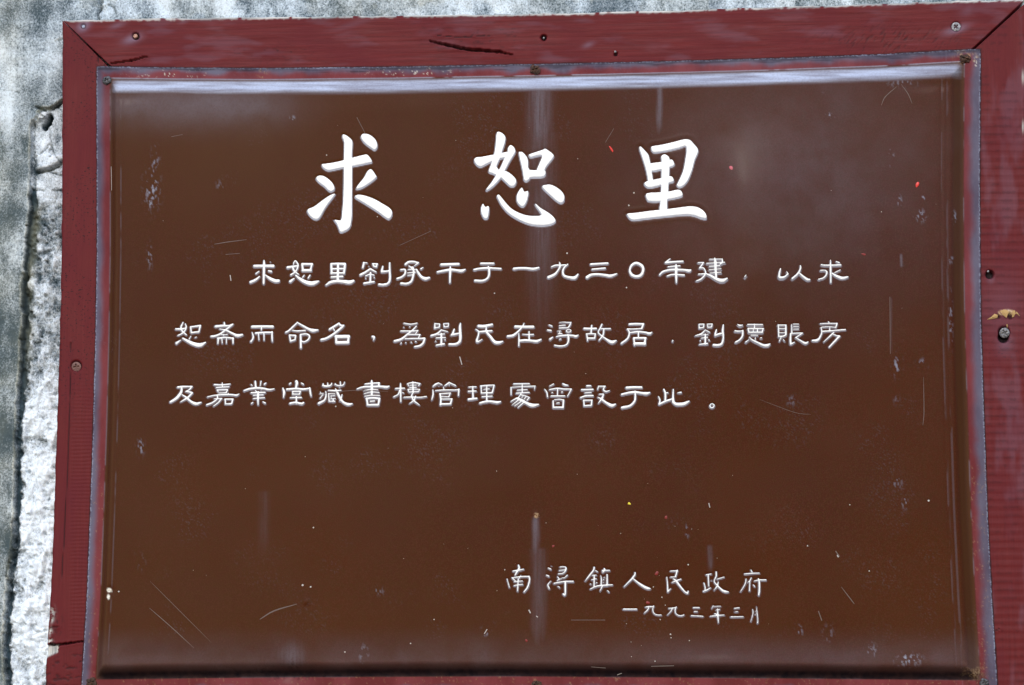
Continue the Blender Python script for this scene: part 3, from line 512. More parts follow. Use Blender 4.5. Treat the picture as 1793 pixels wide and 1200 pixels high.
def board(name, OUT, INN, n, m_, seed, cracks=(), ripple=None, extra=None, label=None, along='x'):
    """OUT and INN: outer and inner edge as picture-pixel polylines; n along, m_ across"""
    def res(P, k):
        P = np.array(P, float); L = np.concatenate([[0], np.cumsum(np.hypot(*np.diff(P, axis=0).T))]); t = np.linspace(0, L[-1], k)
        return np.stack([np.interp(t, L, P[:, 0]), np.interp(t, L, P[:, 1])], -1)
    O, I = res(OUT, n), res(INN, n)
    T = np.linspace(0, 1, m_)[None, :, None]
    P = O[:, None] * (1 - T) + I[:, None] * T
    PX, PY = P[..., 0].copy(), P[..., 1].copy()
    t = np.broadcast_to(T[..., 0], PX.shape)
    # the sawn outer edge is not quite straight
    w = np.exp(-t * m_ / 2.0)
    if along == 'x': PY += (fbm(PX / 30, PX * 0 + seed, 5, seed) - .5) * 4.0 * w
    else: PX += (fbm(PY / 22, PY * 0 + seed, 4, seed) - .5) * 3.0 * w
    bxx, byy = unproj(PX, PY, Z_BOARD)
    gu, gv = (bxx, byy) if along == 'x' else (byy, bxx)
    h = (fbm(gu * 14, gv * 260, 4, seed) - .5) * (0.0007 if along == 'x' else .00022) + (fbm(gu * 5, gv * 8, 2, seed + 3) - .5) * 0.0012
    dark = np.zeros(PX.shape); bare = np.zeros(PX.shape); grey = np.zeros(PX.shape); haze = np.zeros(PX.shape); pore = np.full(PX.shape, .35)
    if ripple is not None: h = h + ripple(PX, PY)
    for C, w0, dp in cracks:
        d, pos = seg_d(PX, PY + (fbm(PX / 6, PY / 6, 2, 3) - .5) * 1.5, C, True)
        ww = w0 * np.sin(np.clip(pos * .92 + .05, 0, 1) * math.pi) ** .6
        k = sst(1.25, 0.55, d / (ww + .01)); h = h - k * dp; dark = np.maximum(dark, k * .85)
        h = h + np.exp(-(d / (w0 + 2.5)) ** 2) * 0.0004
    for hx, hy, hr_, hd in HOLES:
        k = sst(hr_ * 1.15, hr_ * .8, np.hypot(PX - hx, PY - hy)); h = h - k * hd; dark = np.maximum(dark, k * min(.97, .5 + hd * 90))  # depth shading of the holes painted dark, besides the recess itself
    A = dict(h=h, dark=dark, bare=bare, grey=grey, haze=haze, pore=pore, t=t, PX=PX, PY=PY)
    # gap shadow along the edge of the sheet, painted dark on the boards
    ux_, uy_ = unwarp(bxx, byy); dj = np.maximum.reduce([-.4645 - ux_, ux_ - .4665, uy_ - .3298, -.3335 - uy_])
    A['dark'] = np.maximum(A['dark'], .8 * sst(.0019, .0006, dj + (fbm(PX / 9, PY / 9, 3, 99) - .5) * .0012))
    if extra: extra(A)
    h = A['h']; tt = t * m_
    edge = np.minimum(tt, 3) / 3
    h = h - (1 - edge) ** 2 * 0.0016                                 # worn arris
    z = Z_BOARD + h
    V = np.stack([bxx, byy, z], -1)
    # close the board with sides and ends down to the wall
    back = V.copy(); back[..., 2] = 0.004
    nr, nc = PX.shape
    ring = [(i, 0) for i in range(nr)] + [(nr - 1, j) for j in range(1, nc)] + [(i, nc - 1) for i in range(nr - 2, -1, -1)] + [(0, j) for j in range(nc - 2, 0, -1)]
    ri = np.array([i * nc + j for i, j in ring])
    v = V.reshape(-1, 3); vb = v[ri].copy(); vb[:, 2] = -0.003
    f = grid_faces(nr, nc, flip=False)
    K = len(ri); a0 = ri; a1 = np.roll(ri, -1); b0 = nr * nc + np.arange(K); b1 = np.roll(b0, -1)
    sidef = np.stack([a0, a1, b1, b0], -1)
    # orientation of the front must face +z
    p = v[f[0]]; nz = np.cross(p[1] - p[0], p[2] - p[0])[2]
    if nz < 0: f = f[:, ::-1]
    else: sidef = sidef[:, ::-1]
    at = {}
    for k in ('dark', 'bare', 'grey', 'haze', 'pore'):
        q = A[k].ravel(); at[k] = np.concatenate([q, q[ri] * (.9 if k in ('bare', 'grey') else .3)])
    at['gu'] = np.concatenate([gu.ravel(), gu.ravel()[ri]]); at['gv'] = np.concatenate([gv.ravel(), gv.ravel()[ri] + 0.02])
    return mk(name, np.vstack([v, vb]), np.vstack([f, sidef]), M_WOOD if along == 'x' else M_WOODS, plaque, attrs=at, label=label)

HOLES += [(146, 46, 5.5, .0008), (237.5, 63.5, 6.2, .0045), (952, 66, 5.0, .006), (1078, 95, 3.4, .004), (1674, 47, 9.0, .0014), (133.5, 641, 9.5, .003), (1733, 481, 7.2, .007), (1757, 591, 9.5, .007),
          (1758, 582, 10.0, .005)]
def ex_top(A):
    PX, PY, t = A['PX'], A['PY'], A['t']
    A['pore'] = .35 + .65 * (sst(350, 0, np.abs(PX - 1500)) * .9 + sst(.2, .9, t) * .6)
    # pale raw wood fringe where the paint stops at the top arris
    n = fbm(PX / 14, PY * 0, 3, 90); m = sst(.060 * (0.35 + fbm(PX / 5, t * 20, 3, 91)), .015, t) * sst(.28, .42, n + .2 * (PX < 200))
    A['grey'] = np.maximum(A['grey'], m * .95 * sst(111, 124, PX))
    for x, y, rx, ry, s in ((146, 46, 11, 9, .75), (232, 68, 16, 8, .55), (1674, 52, 20, 7, .55), (1030, 79, 10, 5, .3), (205, 45, 14, 5, .3), (1695, 18, 14, 10, .18), (322, 38, 10, 4, .2), (620, 42, 40, 6, .12)):
        A['haze'] = np.maximum(A['haze'], s * blob(PX, PY + (PX - x) * .3, x, y, rx, ry))
    A['haze'] = np.maximum(A['haze'], .12 * sst(.5, .8, fbm(PX / 70, PY / 18, 4, 93)))
    # saw scuffs
    k = sst(.60, .72, fbm(PX / 3.2 + PY / 6, PY / 9, 3, 95)) * blob(PX, PY, 1560, 70, 120, 24); A['dark'] = np.maximum(A['dark'], k * .5); A['h'] -= k * .0003
    A['dark'] = np.maximum(A['dark'], .5 * sst(.66, .78, fbm(PX / 9, PY / 2.2, 3, 97)) * (blob(PX, PY, 830, 65, 110, 30) + blob(PX, PY, 480, 95, 90, 18)))
cr_top = [([(752, 72), (765, 75), (790, 81), (820, 87), (850, 89), (875, 91), (899, 97)], 2.3, .008), ([(188, 113), (205, 110), (228, 107), (250, 101), (262, 98)], 1.15, .007),
          ([(762, 62), (800, 66), (860, 63)], .7, .001), ([(1295, 150), (1296, 151)], .1, .0001)]
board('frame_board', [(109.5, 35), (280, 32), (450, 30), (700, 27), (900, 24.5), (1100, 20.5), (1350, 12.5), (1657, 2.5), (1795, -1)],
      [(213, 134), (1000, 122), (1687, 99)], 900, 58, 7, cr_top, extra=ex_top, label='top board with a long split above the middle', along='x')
def rip_r(PX, PY):
    return (np.sin((PY + 3 * fbm(PX / 40, PY / 40, 2, 14)) * 2 * math.pi / 14.5) + .4 * np.sin(PY * 2 * math.pi / 6.1)) * .00016 * sst(100, 260, PY)
def ex_r(A):
    PX, PY = A['PX'], A['PY']
    k = .7 * np.exp(-(seg_d(PX, PY, [(1752, 548), (1764, 546), (1774, 548)]) / 4.0) ** 4)
    k = k * sst(.25, .45, fbm(PX / 3, PY / 3, 2, 88)); A['bare'] = np.maximum(A['bare'], k)
    d = np.exp(-(np.minimum(seg_d(PX, PY, [(1767, 551), (1769, 556)]), seg_d(PX, PY, [(1747, 553), (1749, 556)]) + 1) / 3.4) ** 4); A['dark'] = np.maximum(A['dark'], d * .8); A['h'] += (k * .0012 - d * .003)
    for x, y, rx, ry, s in ((1735, 490, 8, 10, .2), (1760, 600, 16, 22, .25), (1756, 540, 40, 60, .12)):
        A['haze'] = np.maximum(A['haze'], s * blob(PX, PY, x, y, rx, ry))
    A['haze'] = np.maximum(A['haze'], .13 * sst(.5, .75, fbm(PX / 30, PY / 90, 4, 83)))
    A['grey'] = np.maximum(A['grey'], sst(2.5, 0, np.abs(PX - 1791)) * (blob(PX, PY, 1791, 135, 9, 10) + blob(PX, PY, 1791, 222, 9, 9)))
    A['pore'][:] = .15 + .5 * blob(PX, PY, 1760, 615, 30, 30)
    A['dark'] = np.maximum(A['dark'], .22 * (np.sin(PY * 2 * math.pi / 14.5) > .55) * sst(.45, .6, fbm(PX / 14, PY / 30, 3, 84)))
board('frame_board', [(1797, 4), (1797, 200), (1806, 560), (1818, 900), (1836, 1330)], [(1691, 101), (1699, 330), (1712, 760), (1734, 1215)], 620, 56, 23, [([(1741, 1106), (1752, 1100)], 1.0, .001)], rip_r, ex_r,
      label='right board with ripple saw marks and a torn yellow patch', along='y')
def rip_l(PX, PY):
    return np.sin((PY + 2 * fbm(PX / 30, PY / 30, 2, 15)) * 2 * math.pi / 6.6) * .00013 * sst(600, 760, PY) * sst(1150, 1100, PY) * sst(118, 130, PX)
def ex_l(A):
    PX, PY = A['PX'], A['PY']
    # broken arris with raw grey wood at the lower left
    k = sst(.35, .55, fbm(PX / 4, PY / 4, 3, 77)) * (blob(PX, PY, 91, 1073, 5, 9) + blob(PX, PY, 90, 1085, 4, 5) + blob(PX, PY, 88, 1105, 4, 6) + blob(PX, PY, 87, 1122, 5, 5))
    q = sst(102.5, 99.5, PX + (fbm(PX / 6, PY / 3, 2, 78) - .5) * 4) * sst(1129, 1131, PY) * sst(1150, 1144, PY + (PX - 90) * .45)
    A['grey'] = np.clip(np.maximum(A['grey'], np.maximum(k, q)), 0, 1); A['h'] -= np.clip(k, 0, 1) * .002 + q * .004
    A['pore'] = .9 * sst(.30, .55, fbm(PX / 60, PY / 60, 2, 79)) * sst(820, 560, PY) + .12
    s = sst(.60, .70, fbm(PX / 10, PY / 4, 3, 81)) * sst(1140, 1160, PY + (PX - 110) * .3); A['dark'] = np.maximum(A['dark'], s * .55); A['h'] -= s * .0004
    s = sst(.6, .68, fbm(PX / 3, PY / 9, 2, 82)) * blob(PX, PY, 100, 1095, 10, 20); A['dark'] = np.maximum(A['dark'], s * .6)
cr_l = [([(86, 1128), (92, 1129), (105, 1129), (125, 1126), (150, 1123)], 1.5, .006), ([(86, 1129), (94, 1129)], 2.6, .008), ([(124, 600), (123, 700), (117, 850), (112, 950), (108, 1010), (103, 1100)], .75, .0016),
        ([(172, 94), (172.5, 120)], .6, .003), ([(88, 1099), (104, 1097)], .9, .002)]
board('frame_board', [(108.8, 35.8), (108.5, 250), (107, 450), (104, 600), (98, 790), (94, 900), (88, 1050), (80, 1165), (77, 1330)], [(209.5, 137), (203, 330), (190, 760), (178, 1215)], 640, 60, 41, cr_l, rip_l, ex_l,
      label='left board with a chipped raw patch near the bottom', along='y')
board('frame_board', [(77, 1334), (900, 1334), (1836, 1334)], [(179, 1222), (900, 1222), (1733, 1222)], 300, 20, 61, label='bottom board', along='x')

# ------------------------------------------------------------------ the plaque: enamelled sheet
FX, FY = 0.45, 0.317                     # where the flat flange turns up into the raised panel
OXL, OXR, OYT, OYB = -0.4645, 0.4665, 0.3298, -0.3335
sx = np.linspace(OXL, OXR, 900); sy = np.linspace(OYT, OYB, 640)
UX, UY = np.meshgrid(sx, sy)              # flat pattern of the sheet, before it was nailed on slightly waisted
SX, SY = warp(UX, UY)
WT, WB, WL, WR = .0180, .0150, .0105, .0165
RAISE = Z_PANEL - Z_FLANGE
def bump_px(x, y, cx, cy, rx, ry, a):
    gx_, gy_ = unproj(cx, cy, Z_PANEL); s = 0.0006
    return a * np.exp(-((x - gx_) / (rx * s)) ** 2 - ((y - gy_) / (ry * s)) ** 2)
def lean(x, y):
    """a broad buckle: short slope above, long slope below"""
    gx_, gy_ = unproj(1308, 362, Z_PANEL); dy = y - gy_
    k = (x - gx_) / np.where(x < gx_, .036, .062)
    return .0108 * np.exp(-k * k) * np.where(dy > 0, np.exp(-(dy / .060) ** 2), np.exp(-(dy / .150) ** 2))
def ramp(d, w):
    t = np.clip(d / w, 0, 1); r = .30                                 # flat slope with rounded ends
    return np.where(t < r, t * t / (2 * r), np.where(t > 1 - r, (1 - r) - (1 - t) ** 2 / (2 * r), t - r / 2)) / (1 - r)
def sheet_h(x, y):
    X0_, Y0_ = x, y; x, y = unwarp(x, y)
    wob = (fbm(x * 9, y * 9 + 3, 3, 101) - .5) * .0016
    r = np.minimum(np.minimum(ramp(FY - y + wob, WT), ramp(y + FY + wob, WB)), np.minimum(ramp(x + FX + wob * .5, WL), ramp(FX - x + wob, WR)))
    z = r * RAISE
    ins = sst(0, .03, np.minimum(np.minimum(FY - y, y + FY), np.minimum(x + FX, FX - x)) - .012)
    z = z + ins * ((fbm(x * 4.2 + 5, y * 4.6, 3, 111) - .5) * .0045 + (fbm(x * 13, y * 11, 2, 121) - .5) * .0009)
    # pressed lines parallel to the right and left folds
    z = z + .00035 * (np.exp(-((x - FX + .0215) / .0012) ** 2) - .8 * np.exp(-((x - FX + .0245) / .0012) ** 2)) * r + .00025 * (np.exp(-((x + FX - .0135) / .001) ** 2) - np.exp(-((x + FX - .0158) / .001) ** 2)) * r
    # dents and pulled corners
    z = z + lean(X0_, Y0_) 
    z = z + bump_px(X0_, Y0_, 1248, 1160, 60, 11, .0016) + bump_px(X0_, Y0_, 250, 1164, 70, 11, .0014) + bump_px(X0_, Y0_, 1430, 1162, 100, 12, .0010) + bump_px(X0_, Y0_, 1630, 1160, 40, 8, .0008) + bump_px(X0_, Y0_, 640, 1166, 150, 10, .0006)
    z = z - bump_px(X0_, Y0_, 508, 1180, 32, 16, .0040) + bump_px(X0_, Y0_, 215, 196, 14, 22, .0013) - bump_px(X0_, Y0_, 225, 172, 30, 8, .001) - bump_px(X0_, Y0_, 1640, 150, 45, 9, .0012) - bump_px(X0_, Y0_, 945, 150, 22, 60, .0010) - bump_px(X0_, Y0_, 1155, 142, 7, 12, .0016)
    z = z - bump_px(X0_, Y0_, 192, 1034, 6, 6, .0012) + bump_px(X0_, Y0_, 939, 903, 6, 6, .0010) + bump_px(X0_, Y0_, 537, 1054, 5, 5, .0008)
    # slightly rolling flange, dipped round the screws
    fl = 1 - sst(0, .003, np.minimum(np.minimum(FY - y, y + FY), np.minimum(x + FX, FX - x)))
    z = z + fl * (.0011 * (fbm(x * 16, y * 16, 3, 131) - .35))
    return z
SZ = Z_FLANGE + sheet_h(SX, SY)
QX, QY = proj(SX, SY, SZ)                # picture pixel of every sheet point
lip = np.zeros(SX.shape); dip = np.zeros(SX.shape); rim = np.zeros(SX.shape)
for g in GL:
    m_ = 12
    i0, i1 = np.searchsorted(QY[:, 450], [g.lo[1] - m_ - 24, g.hi[1] + m_ + 24]); j0, j1 = np.searchsorted(QX[300], [g.lo[0] - m_ - 24, g.hi[0] + m_ + 24])
    s = g.sdf(QX[i0:i1, j0:j1], QY[i0:i1, j0:j1]); g.dep = .00045 if g.big else .0003
    a, c = (-3.2, -.5) if g.big else (-2.4, -.4)
    dip[i0:i1, j0:j1] = np.maximum(dip[i0:i1, j0:j1], g.dep * sst(a, c, s))
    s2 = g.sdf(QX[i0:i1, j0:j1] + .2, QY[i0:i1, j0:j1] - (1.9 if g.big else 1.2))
    lip[i0:i1, j0:j1] = np.maximum(lip[i0:i1, j0:j1], (.70 if g.big else .48) * sst(-1.3, .2, s2))  # grey-blue shade on the hollows' lower slopes, painted as a shifted band
    if g.big: rim[i0:i1, j0:j1] = np.maximum(rim[i0:i1, j0:j1], (.0003 if g.ch == '里' else .00008) * np.exp(-((s + 7) / 2.6) ** 2))
SZ2 = SZ - dip + rim * (dip < 1e-5)
inset = np.minimum(np.minimum(FY - UY, UY + FY), np.minimum(UX + FX, FX - UX))      # >0 inside the fold
tone_falloff = np.clip(.42 * sst(1700, 350, QX + QY * .45) + .10 * blob(QX, QY, 1380, 260, 330, 190) + .35 * blob(QX, QY, 350, 210, 300, 120) + .2 * sst(900, 1150, QY) + .45 * (fbm(QX / 260, QY / 190, 3, 143) - .5), 0, 1)  # panel's uneven sky reflection put into the base colour as a paler gradient
_sb = np.minimum(UX + FX, FX - UX); tone_falloff = np.maximum(tone_falloff, .95 * sst(.0135, .0095, _sb) * sst(-.001, .001, _sb))
nf = fbm(QX / 40, QY / 40, 4, 141); ne = fbm(QX / 7, QY / 7, 3, 142)
red = sst(.0006, -.0012, inset)
dL = UX - OXL; dR = OXR - UX; dT = OYT - UY; dB = UY - OYB
bare = np.maximum.reduce([sst(.0105, .0020, dL + (nf - .5) * .004), sst(.0135, .0040, dR + (nf - .5) * .007), sst(.0100, .0020, dT + (nf - .5) * .013), .55 * sst(.008, .002, dB + (nf - .5) * .014)]) * red * .92  # grey-violet edge strips: worn metal plus sky reflection put into the colour
dust_sheen = np.zeros(SX.shape)  # pale mask: real dust, runoff and scuffs plus painted reflections
def add(v): 
    global dust_sheen
    dust_sheen = np.maximum(dust_sheen, v)
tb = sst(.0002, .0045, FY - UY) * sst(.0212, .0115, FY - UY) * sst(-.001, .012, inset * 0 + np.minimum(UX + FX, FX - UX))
add(tb * (.80 + 1.1 * (fbm(QX / 70, QY / 4, 4, 151) - .5)) * (1 - .35 * sst(1500, 1680, QX)))  # sky reflection of the top bevel painted pale, along with its dust
add(.11 * sst(620, 380, QX) * blob(QX, QY, 380, 185, 260, 36) * (.6 + nf))  # grey sheen at the panel's upper left painted into the colour
st = (fbm(QX / 3, QY / 60, 3, 152))
def streak(x, y0, y1, w, a, tone_falloff=.5):
    L = y1 - y0
    prof = sst(y0 - 3, y0 + 4, QY) * (1 - sst(y0 + L * tone_falloff, y1, QY)) * np.exp(-(np.abs(QX - x + (fbm(QY / 40, QY * 0, 2, 7) - .5) * 5) / w) ** 2.4)
    add(a * prof * (.25 + 1.2 * st))
streak(945, 150, 300, 19, .14, .35); streak(948, 230, 640, 24, .07, .4); streak(1154, 150, 250, 5.5, .15, .5); streak(938, 905, 1010, 5.5, .18, .2); streak(942, 960, 1170, 12, .07, .6)
streak(1243, 955, 1005, 4.5, .08, .6); streak(1440, 160, 165, 3, .1); streak(1560, 520, 640, 1.4, .05, .5); streak(1578, 445, 470, 2.4, .16, .8); streak(462, 860, 990, 9, .025)
# scuffed flecks
fk = sst(.56, .70, fbm(QX / 3.2, QY / 6.5, 3, 161))
for x, y, rx, ry, s in ((266, 330, 11, 26, .42), (272, 290, 6, 26, .3), (262, 355, 7, 8, .4), (262, 450, 4, 16, .3), (246, 783, 5, 11, .42), (247, 985, 5, 9, .35), (1570, 640, 7, 14, .35), (1616, 636, 8, 6, .35), (1584, 880, 4, 9, .4), (1570, 845, 9, 10, .2),
                        (1612, 378, 9, 10, .35), (1575, 352, 4, 9, .35), (1618, 346, 5, 4, .4), (1455, 202, 8, 4, .45), (1580, 145, 24, 8, .22), (1590, 1155, 20, 10, .5), (1525, 1140, 10, 12, .3), (1450, 1110, 8, 12, .2), (1560, 275, 6, 16, .25),
                        (1400, 1105, 6, 9, .25), (637, 1145, 8, 14, .35), (662, 1035, 9, 6, .2), (850, 1106, 6, 6, .5), (1203, 930, 3, 10, .3), (1665, 455, 4, 6, .4), (1665, 560, 3, 40, .3), (1672, 380, 4, 9, .4), (1386, 702, 9, 8, .15),
                        (385, 325, 6, 8, .15), (512, 207, 4, 4, .5), (515, 182, 3, 3, .4), (1570, 700, 5, 9, .1)):
    add(s * fk * blob(QX, QY, x, y, rx, ry) * 1.15)
add(.035 * sst(.66, .80, fbm(QX / 2.4, QY / 2.4, 2, 171)) * sst(.55, .75, fbm(QX / 90, QY / 90, 3, 172)))
# pale bloom low on the panel; reflection at the lower dent painted in
add(.05 * sst(1090, 1160, QY) * (.4 + nf) * (inset > 0))
add(.13 * blob(QX, QY, 510, 1150, 28, 24) * (.6 + st * .6))
# fold lines rubbed pale; right-hand fold greyish
add(np.where(UY > FY - .003, .5, .16) * np.exp(-((inset + .0001) / .0006) ** 2) * sst(.42, .6, nf + .15 * (UY > .3)))
add(.050 * blob(QX, QY, 1400, 290, 260, 200) * (.6 + nf)); add(.055 * blob(QX, QY, 1290, 290, 48, 70) * (.7 + .6 * nf))  # hazy reflection at the upper right painted as pale patches
for o_, a_ in ((.0182, .17), (.0235, .12)): add(a_ * np.exp(-((FX - UX - o_) / .0005) ** 2) * sst(.40, .55, fbm(QX / 5, QY / 50, 3, 181)))
add(.09 * np.exp(-((UX + FX - .0145) / .0005) ** 2) * sst(.4, .55, fbm(QX / 5, QY / 50, 3, 182)))
# specks along the cut outer edge
ed = np.minimum(np.minimum(dL, dR), np.minimum(dT, dB))
add(.6 * sst(.0013, .0005, ed) * sst(.46, .60, fbm(QX / 2.2, QY / 2.2, 3, 144)))
dark = .80 * sst(.0110, .0050, UY + FY) * (inset > -.0006) * sst(0, .01, np.minimum(UX + FX, FX - UX)) * (.75 + .5 * ne)  # shade on the down-facing bottom bevel painted dark
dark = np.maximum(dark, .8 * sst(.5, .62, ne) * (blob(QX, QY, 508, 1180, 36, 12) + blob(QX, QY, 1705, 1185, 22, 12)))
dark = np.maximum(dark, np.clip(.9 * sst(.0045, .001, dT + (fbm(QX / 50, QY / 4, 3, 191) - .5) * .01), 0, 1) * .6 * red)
chip = sst(.9, .5, np.hypot((QX - 191.5) / 6.5, (QY - 1034) / 5.5) + (ne - .5) * .7); chip = np.maximum(chip, sst(1, .5, np.hypot((QX - 190) / 3.0, (QY - 1045) / 6) + (ne - .5)))
chip = np.maximum(chip, .8 * sst(.74, .80, fbm(QX / 4, QY / 3, 2, 201)) * red * (blob(QX, QY, 720, 127, 60, 6) + blob(QX, QY, 300, 130, 50, 6) + blob(QX, QY, 1711, 110, 6, 10)))
rust = sst(1, .5, np.hypot((QX - 939) / 6, (QY - 903) / 5.5) + (ne - .5) * .6) * .9
rust = np.maximum(rust, .8 * sst(.50, .62, ne) * (blob(QX, QY, 1690, 100, 15, 9) + blob(QX, QY, 1709, 106, 7, 6) + blob(QX, QY, 460, 128, 8, 7) + .6 * blob(QX, QY, 1704, 1178, 16, 12)))
rust = np.maximum(rust, .25 * sst(.74, .80, fbm(QX / 3, QY / 5, 2, 202)) * red * sst(700, 900, QY))
V = np.stack([SX + (sst(.003, 0, dL) - sst(.003, 0, dR)) * (ne - .5) * .0010, SY + (sst(.003, 0, dB) - sst(.003, 0, dT)) * (ne - .5) * .0012, SZ2], -1).reshape(-1, 3)
nr, nc = SX.shape
f = grid_faces(nr, nc)
ring = np.concatenate([np.arange(nr) * nc, (nr - 1) * nc + np.arange(1, nc), (np.arange(nr - 2, -1, -1)) * nc + nc - 1, np.arange(nc - 2, 0, -1)])
vb = V[ring].copy(); vb[:, 2] -= .0009
K = len(ring); b0 = nr * nc + np.arange(K)
sf = np.stack([ring, b0, np.roll(b0, -1), np.roll(ring, -1)], -1)
at = {}
for k, a in (('red', red), ('bare', bare), ('dust_sheen', dust_sheen), ('lip', lip), ('tone_falloff', tone_falloff), ('dark', dark), ('chip', chip), ('rust', rust)):
    q = np.clip(a, 0, 1).ravel(); at[k] = np.concatenate([q, q[ring] * (.6 if k != 'dust_sheen' else 1)])
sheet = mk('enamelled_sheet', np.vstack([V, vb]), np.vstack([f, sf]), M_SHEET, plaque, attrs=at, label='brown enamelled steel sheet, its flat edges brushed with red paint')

# ------------------------------------------------------------------ the characters (white enamel lying in pressed hollows)
def glyph_obj(g):
    st_ = 1.1 if g.big else .6
    x = np.arange(g.lo[0] - 2, g.hi[0] + 2, st_); y = np.arange(g.lo[1] - 2, g.hi[1] + 2, st_)
    GX, GY = np.meshgrid(x, y); S = g.sdf(GX, GY)
    nr, nc = GX.shape; pts = []; sd = []; faces = []
    idx = -np.ones((nr, nc), int); inside = S > 0
    n = int(inside.sum()); idx[inside] = np.arange(n)
    pts = list(zip(GX[inside], GY[inside])); sd = list(S[inside])
    cells = inside[:-1, :-1].astype(int) + inside[1:, :-1] + inside[1:, 1:] + inside[:-1, 1:]
    i_, j_ = np.nonzero(cells == 4)
    quads = np.stack([idx[i_, j_], idx[i_ + 1, j_], idx[i_ + 1, j_ + 1], idx[i_, j_ + 1]], -1).tolist()
    cache = {}
    def cut(a, b):
        k = (a, b) if a < b else (b, a)
        if k not in cache:
            sa, sb = S[k[0]], S[k[1]]; t = sa / (sa - sb)
            cache[k] = len(pts); pts.append((GX[k[0]] + (GX[k[1]] - GX[k[0]]) * t, GY[k[0]] + (GY[k[1]] - GY[k[0]]) * t)); sd.append(0.0)
        return cache[k]
    for i, j in zip(*np.nonzero((cells > 0) & (cells < 4))):
        c = [(i, j), (i + 1, j), (i + 1, j + 1), (i, j + 1)]; poly = []
        for k in range(4):
            a, b_ = c[k], c[(k + 1) % 4]
            if inside[a]: poly.append(int(idx[a]))
            if inside[a] != inside[b_]: poly.append(cut(a, b_))
        if len(poly) >= 3: quads.append(poly)
    P = np.array(pts); sd = np.array(sd)
    X_, Y_ = unproj(P[:, 0], P[:, 1], Z_PANEL - g.dep)
    z = Z_FLANGE + sheet_h(X_, Y_) - g.dep - .00012 + .0004 * sst(0, 1.6 if g.big else 1.0, sd)
    lab = ('large white character %s of the heading' if g.big else 'small white character %s') % g.ch
    if g.ch in '，。': lab = 'white punctuation mark %s' % g.ch
    return mk('character' if g.ch not in '，。' else 'punctuation_mark', np.column_stack([X_, Y_, z]), quads, M_WHITE, sheet, label=lab)
for g in sorted(GL, key=lambda g: (not g.big, round(g.lo[1] / 60), g.lo[0])): glyph_obj(g)

# ------------------------------------------------------------------ screws and nails
def fastener(name, px, py, r_px, mt, z, parent, label, dome=.35, slot='cross', tilt=(0, 0), rough=.0, seed=1, rot=.3):
    """a round head with a real recess; r_px its radius in the picture"""
    x0, y0 = unproj(px, py, z); x1, _ = unproj(px + r_px, py, z); R = abs(x1 - x0)
    A, Rr = 40, 12
    v = []; 
    for k in range(Rr + 1):
        rr = R * k / Rr
        for a in range(A):
            th = 2 * math.pi * a / A; x, y = rr * math.cos(th), rr * math.sin(th)
            w = 1 + rough * (float(vn(np.array(math.cos(th) * 2 + seed), np.array(math.sin(th) * 2.0), 5)) - .5) * (k / Rr)
            x *= w; y *= w
            h = dome * R * (1 - (k / Rr) ** 2.4)
            cr, sr = math.cos(rot), math.sin(rot); u, q = (x * cr + y * sr) / R, (-x * sr + y * cr) / R
            if slot == 'cross' and ((abs(u) < .13 and abs(q) < .58) or (abs(q) < .13 and abs(u) < .58)): h -= .38 * R
            if slot == 'line' and abs(u) < .12: h -= .35 * R
            h += rough * R * .5 * (float(vn(np.array(x / R * 4 + seed * 7), np.array(y / R * 4.0), 9)) - .5)
            h += tilt[0] * x + tilt[1] * y
            v.append((x0 + x, y0 + y, z + h))
    for a in range(A):
        x, y, _ = v[Rr * A + a]; v.append((x, y, z - .004))
    f = []
    for k in range(Rr + 1):
        for a in range(A):
            b2 = (a + 1) % A; f.append([k * A + a, (k + 1) * A + a, (k + 1) * A + b2, k * A + b2])
    return mk(name, np.array(v), f, mt, parent, smooth=True, label=label)
fastener('screw', 187, 141, 7.5, M_DARKST, Z_FLANGE + .0012, sheet, 'dark screw at the top left corner of the sheet', dome=.4, rot=.6, rough=.25)
fastener('screw', 937, 122, 8.8, M_RUST, Z_FLANGE + .0014, sheet, 'rusty screw in the middle of the top edge', dome=.45, rough=.5, seed=3)
fastener('screw', 1690, 103, 9.0, M_RUST, Z_FLANGE + .0016, sheet, 'rusty screw at the top right corner', dome=.5, rough=.5, seed=5, slot='line', rot=1.2)
fastener('screw', 160, 1195, 8.5, M_RUST, Z_FLANGE + .0014, sheet, 'rusty screw at the bottom left corner', dome=.4, rough=.5, seed=6)
fastener('screw', 1724, 1196, 8.5, M_DARKST, Z_FLANGE + .0014, sheet, 'dark screw at the bottom right corner', dome=.4, rough=.4, seed=8)
fastener('screw', 940, 1199, 8.5, M_RUST, Z_FLANGE + .0014, sheet, 'rusty screw in the middle of the bottom edge', dome=.4, rough=.5, seed=9)
fastener('screw', 1674, 47, 8.2, M_ZINC, Z_BOARD - .0006, plaque, 'grey cross head screw in the top board', dome=.12, rot=.7)
fastener('screw', 133.5, 642.5, 8.3, M_BROWNST, Z_BOARD - .0012, plaque, 'brown screw sunk in the left board', dome=.12, rot=.2, tilt=(0, .12))
fastener('screw', 1759, 583, 8.8, M_ZINC, Z_BOARD + .0012, plaque, 'silver screw in the right board', dome=.2, rot=.5, tilt=(0, .25))
fastener('plug', 146, 46, 4.6, M_BLUEPLUG, Z_BOARD - .0009, plaque, 'blue-grey filled nail head', dome=.1, slot='')
fastener('nail', 236.8, 63.5, 3.6, M_COPPER, Z_BOARD - .0012, plaque, 'pinkish nail head in a hole', dome=.3, slot='', rough=.3)
fastener('nail', 952, 66.5, 1.8, M_ZINC, Z_BOARD - .0025, plaque, 'bright nail tip deep in a small hole', dome=.3, slot='')
fastener('nail', 1077, 90, 2.6, M_ZINC, Z_BOARD - .0004, plaque, 'small pale nail', dome=.4, slot='')
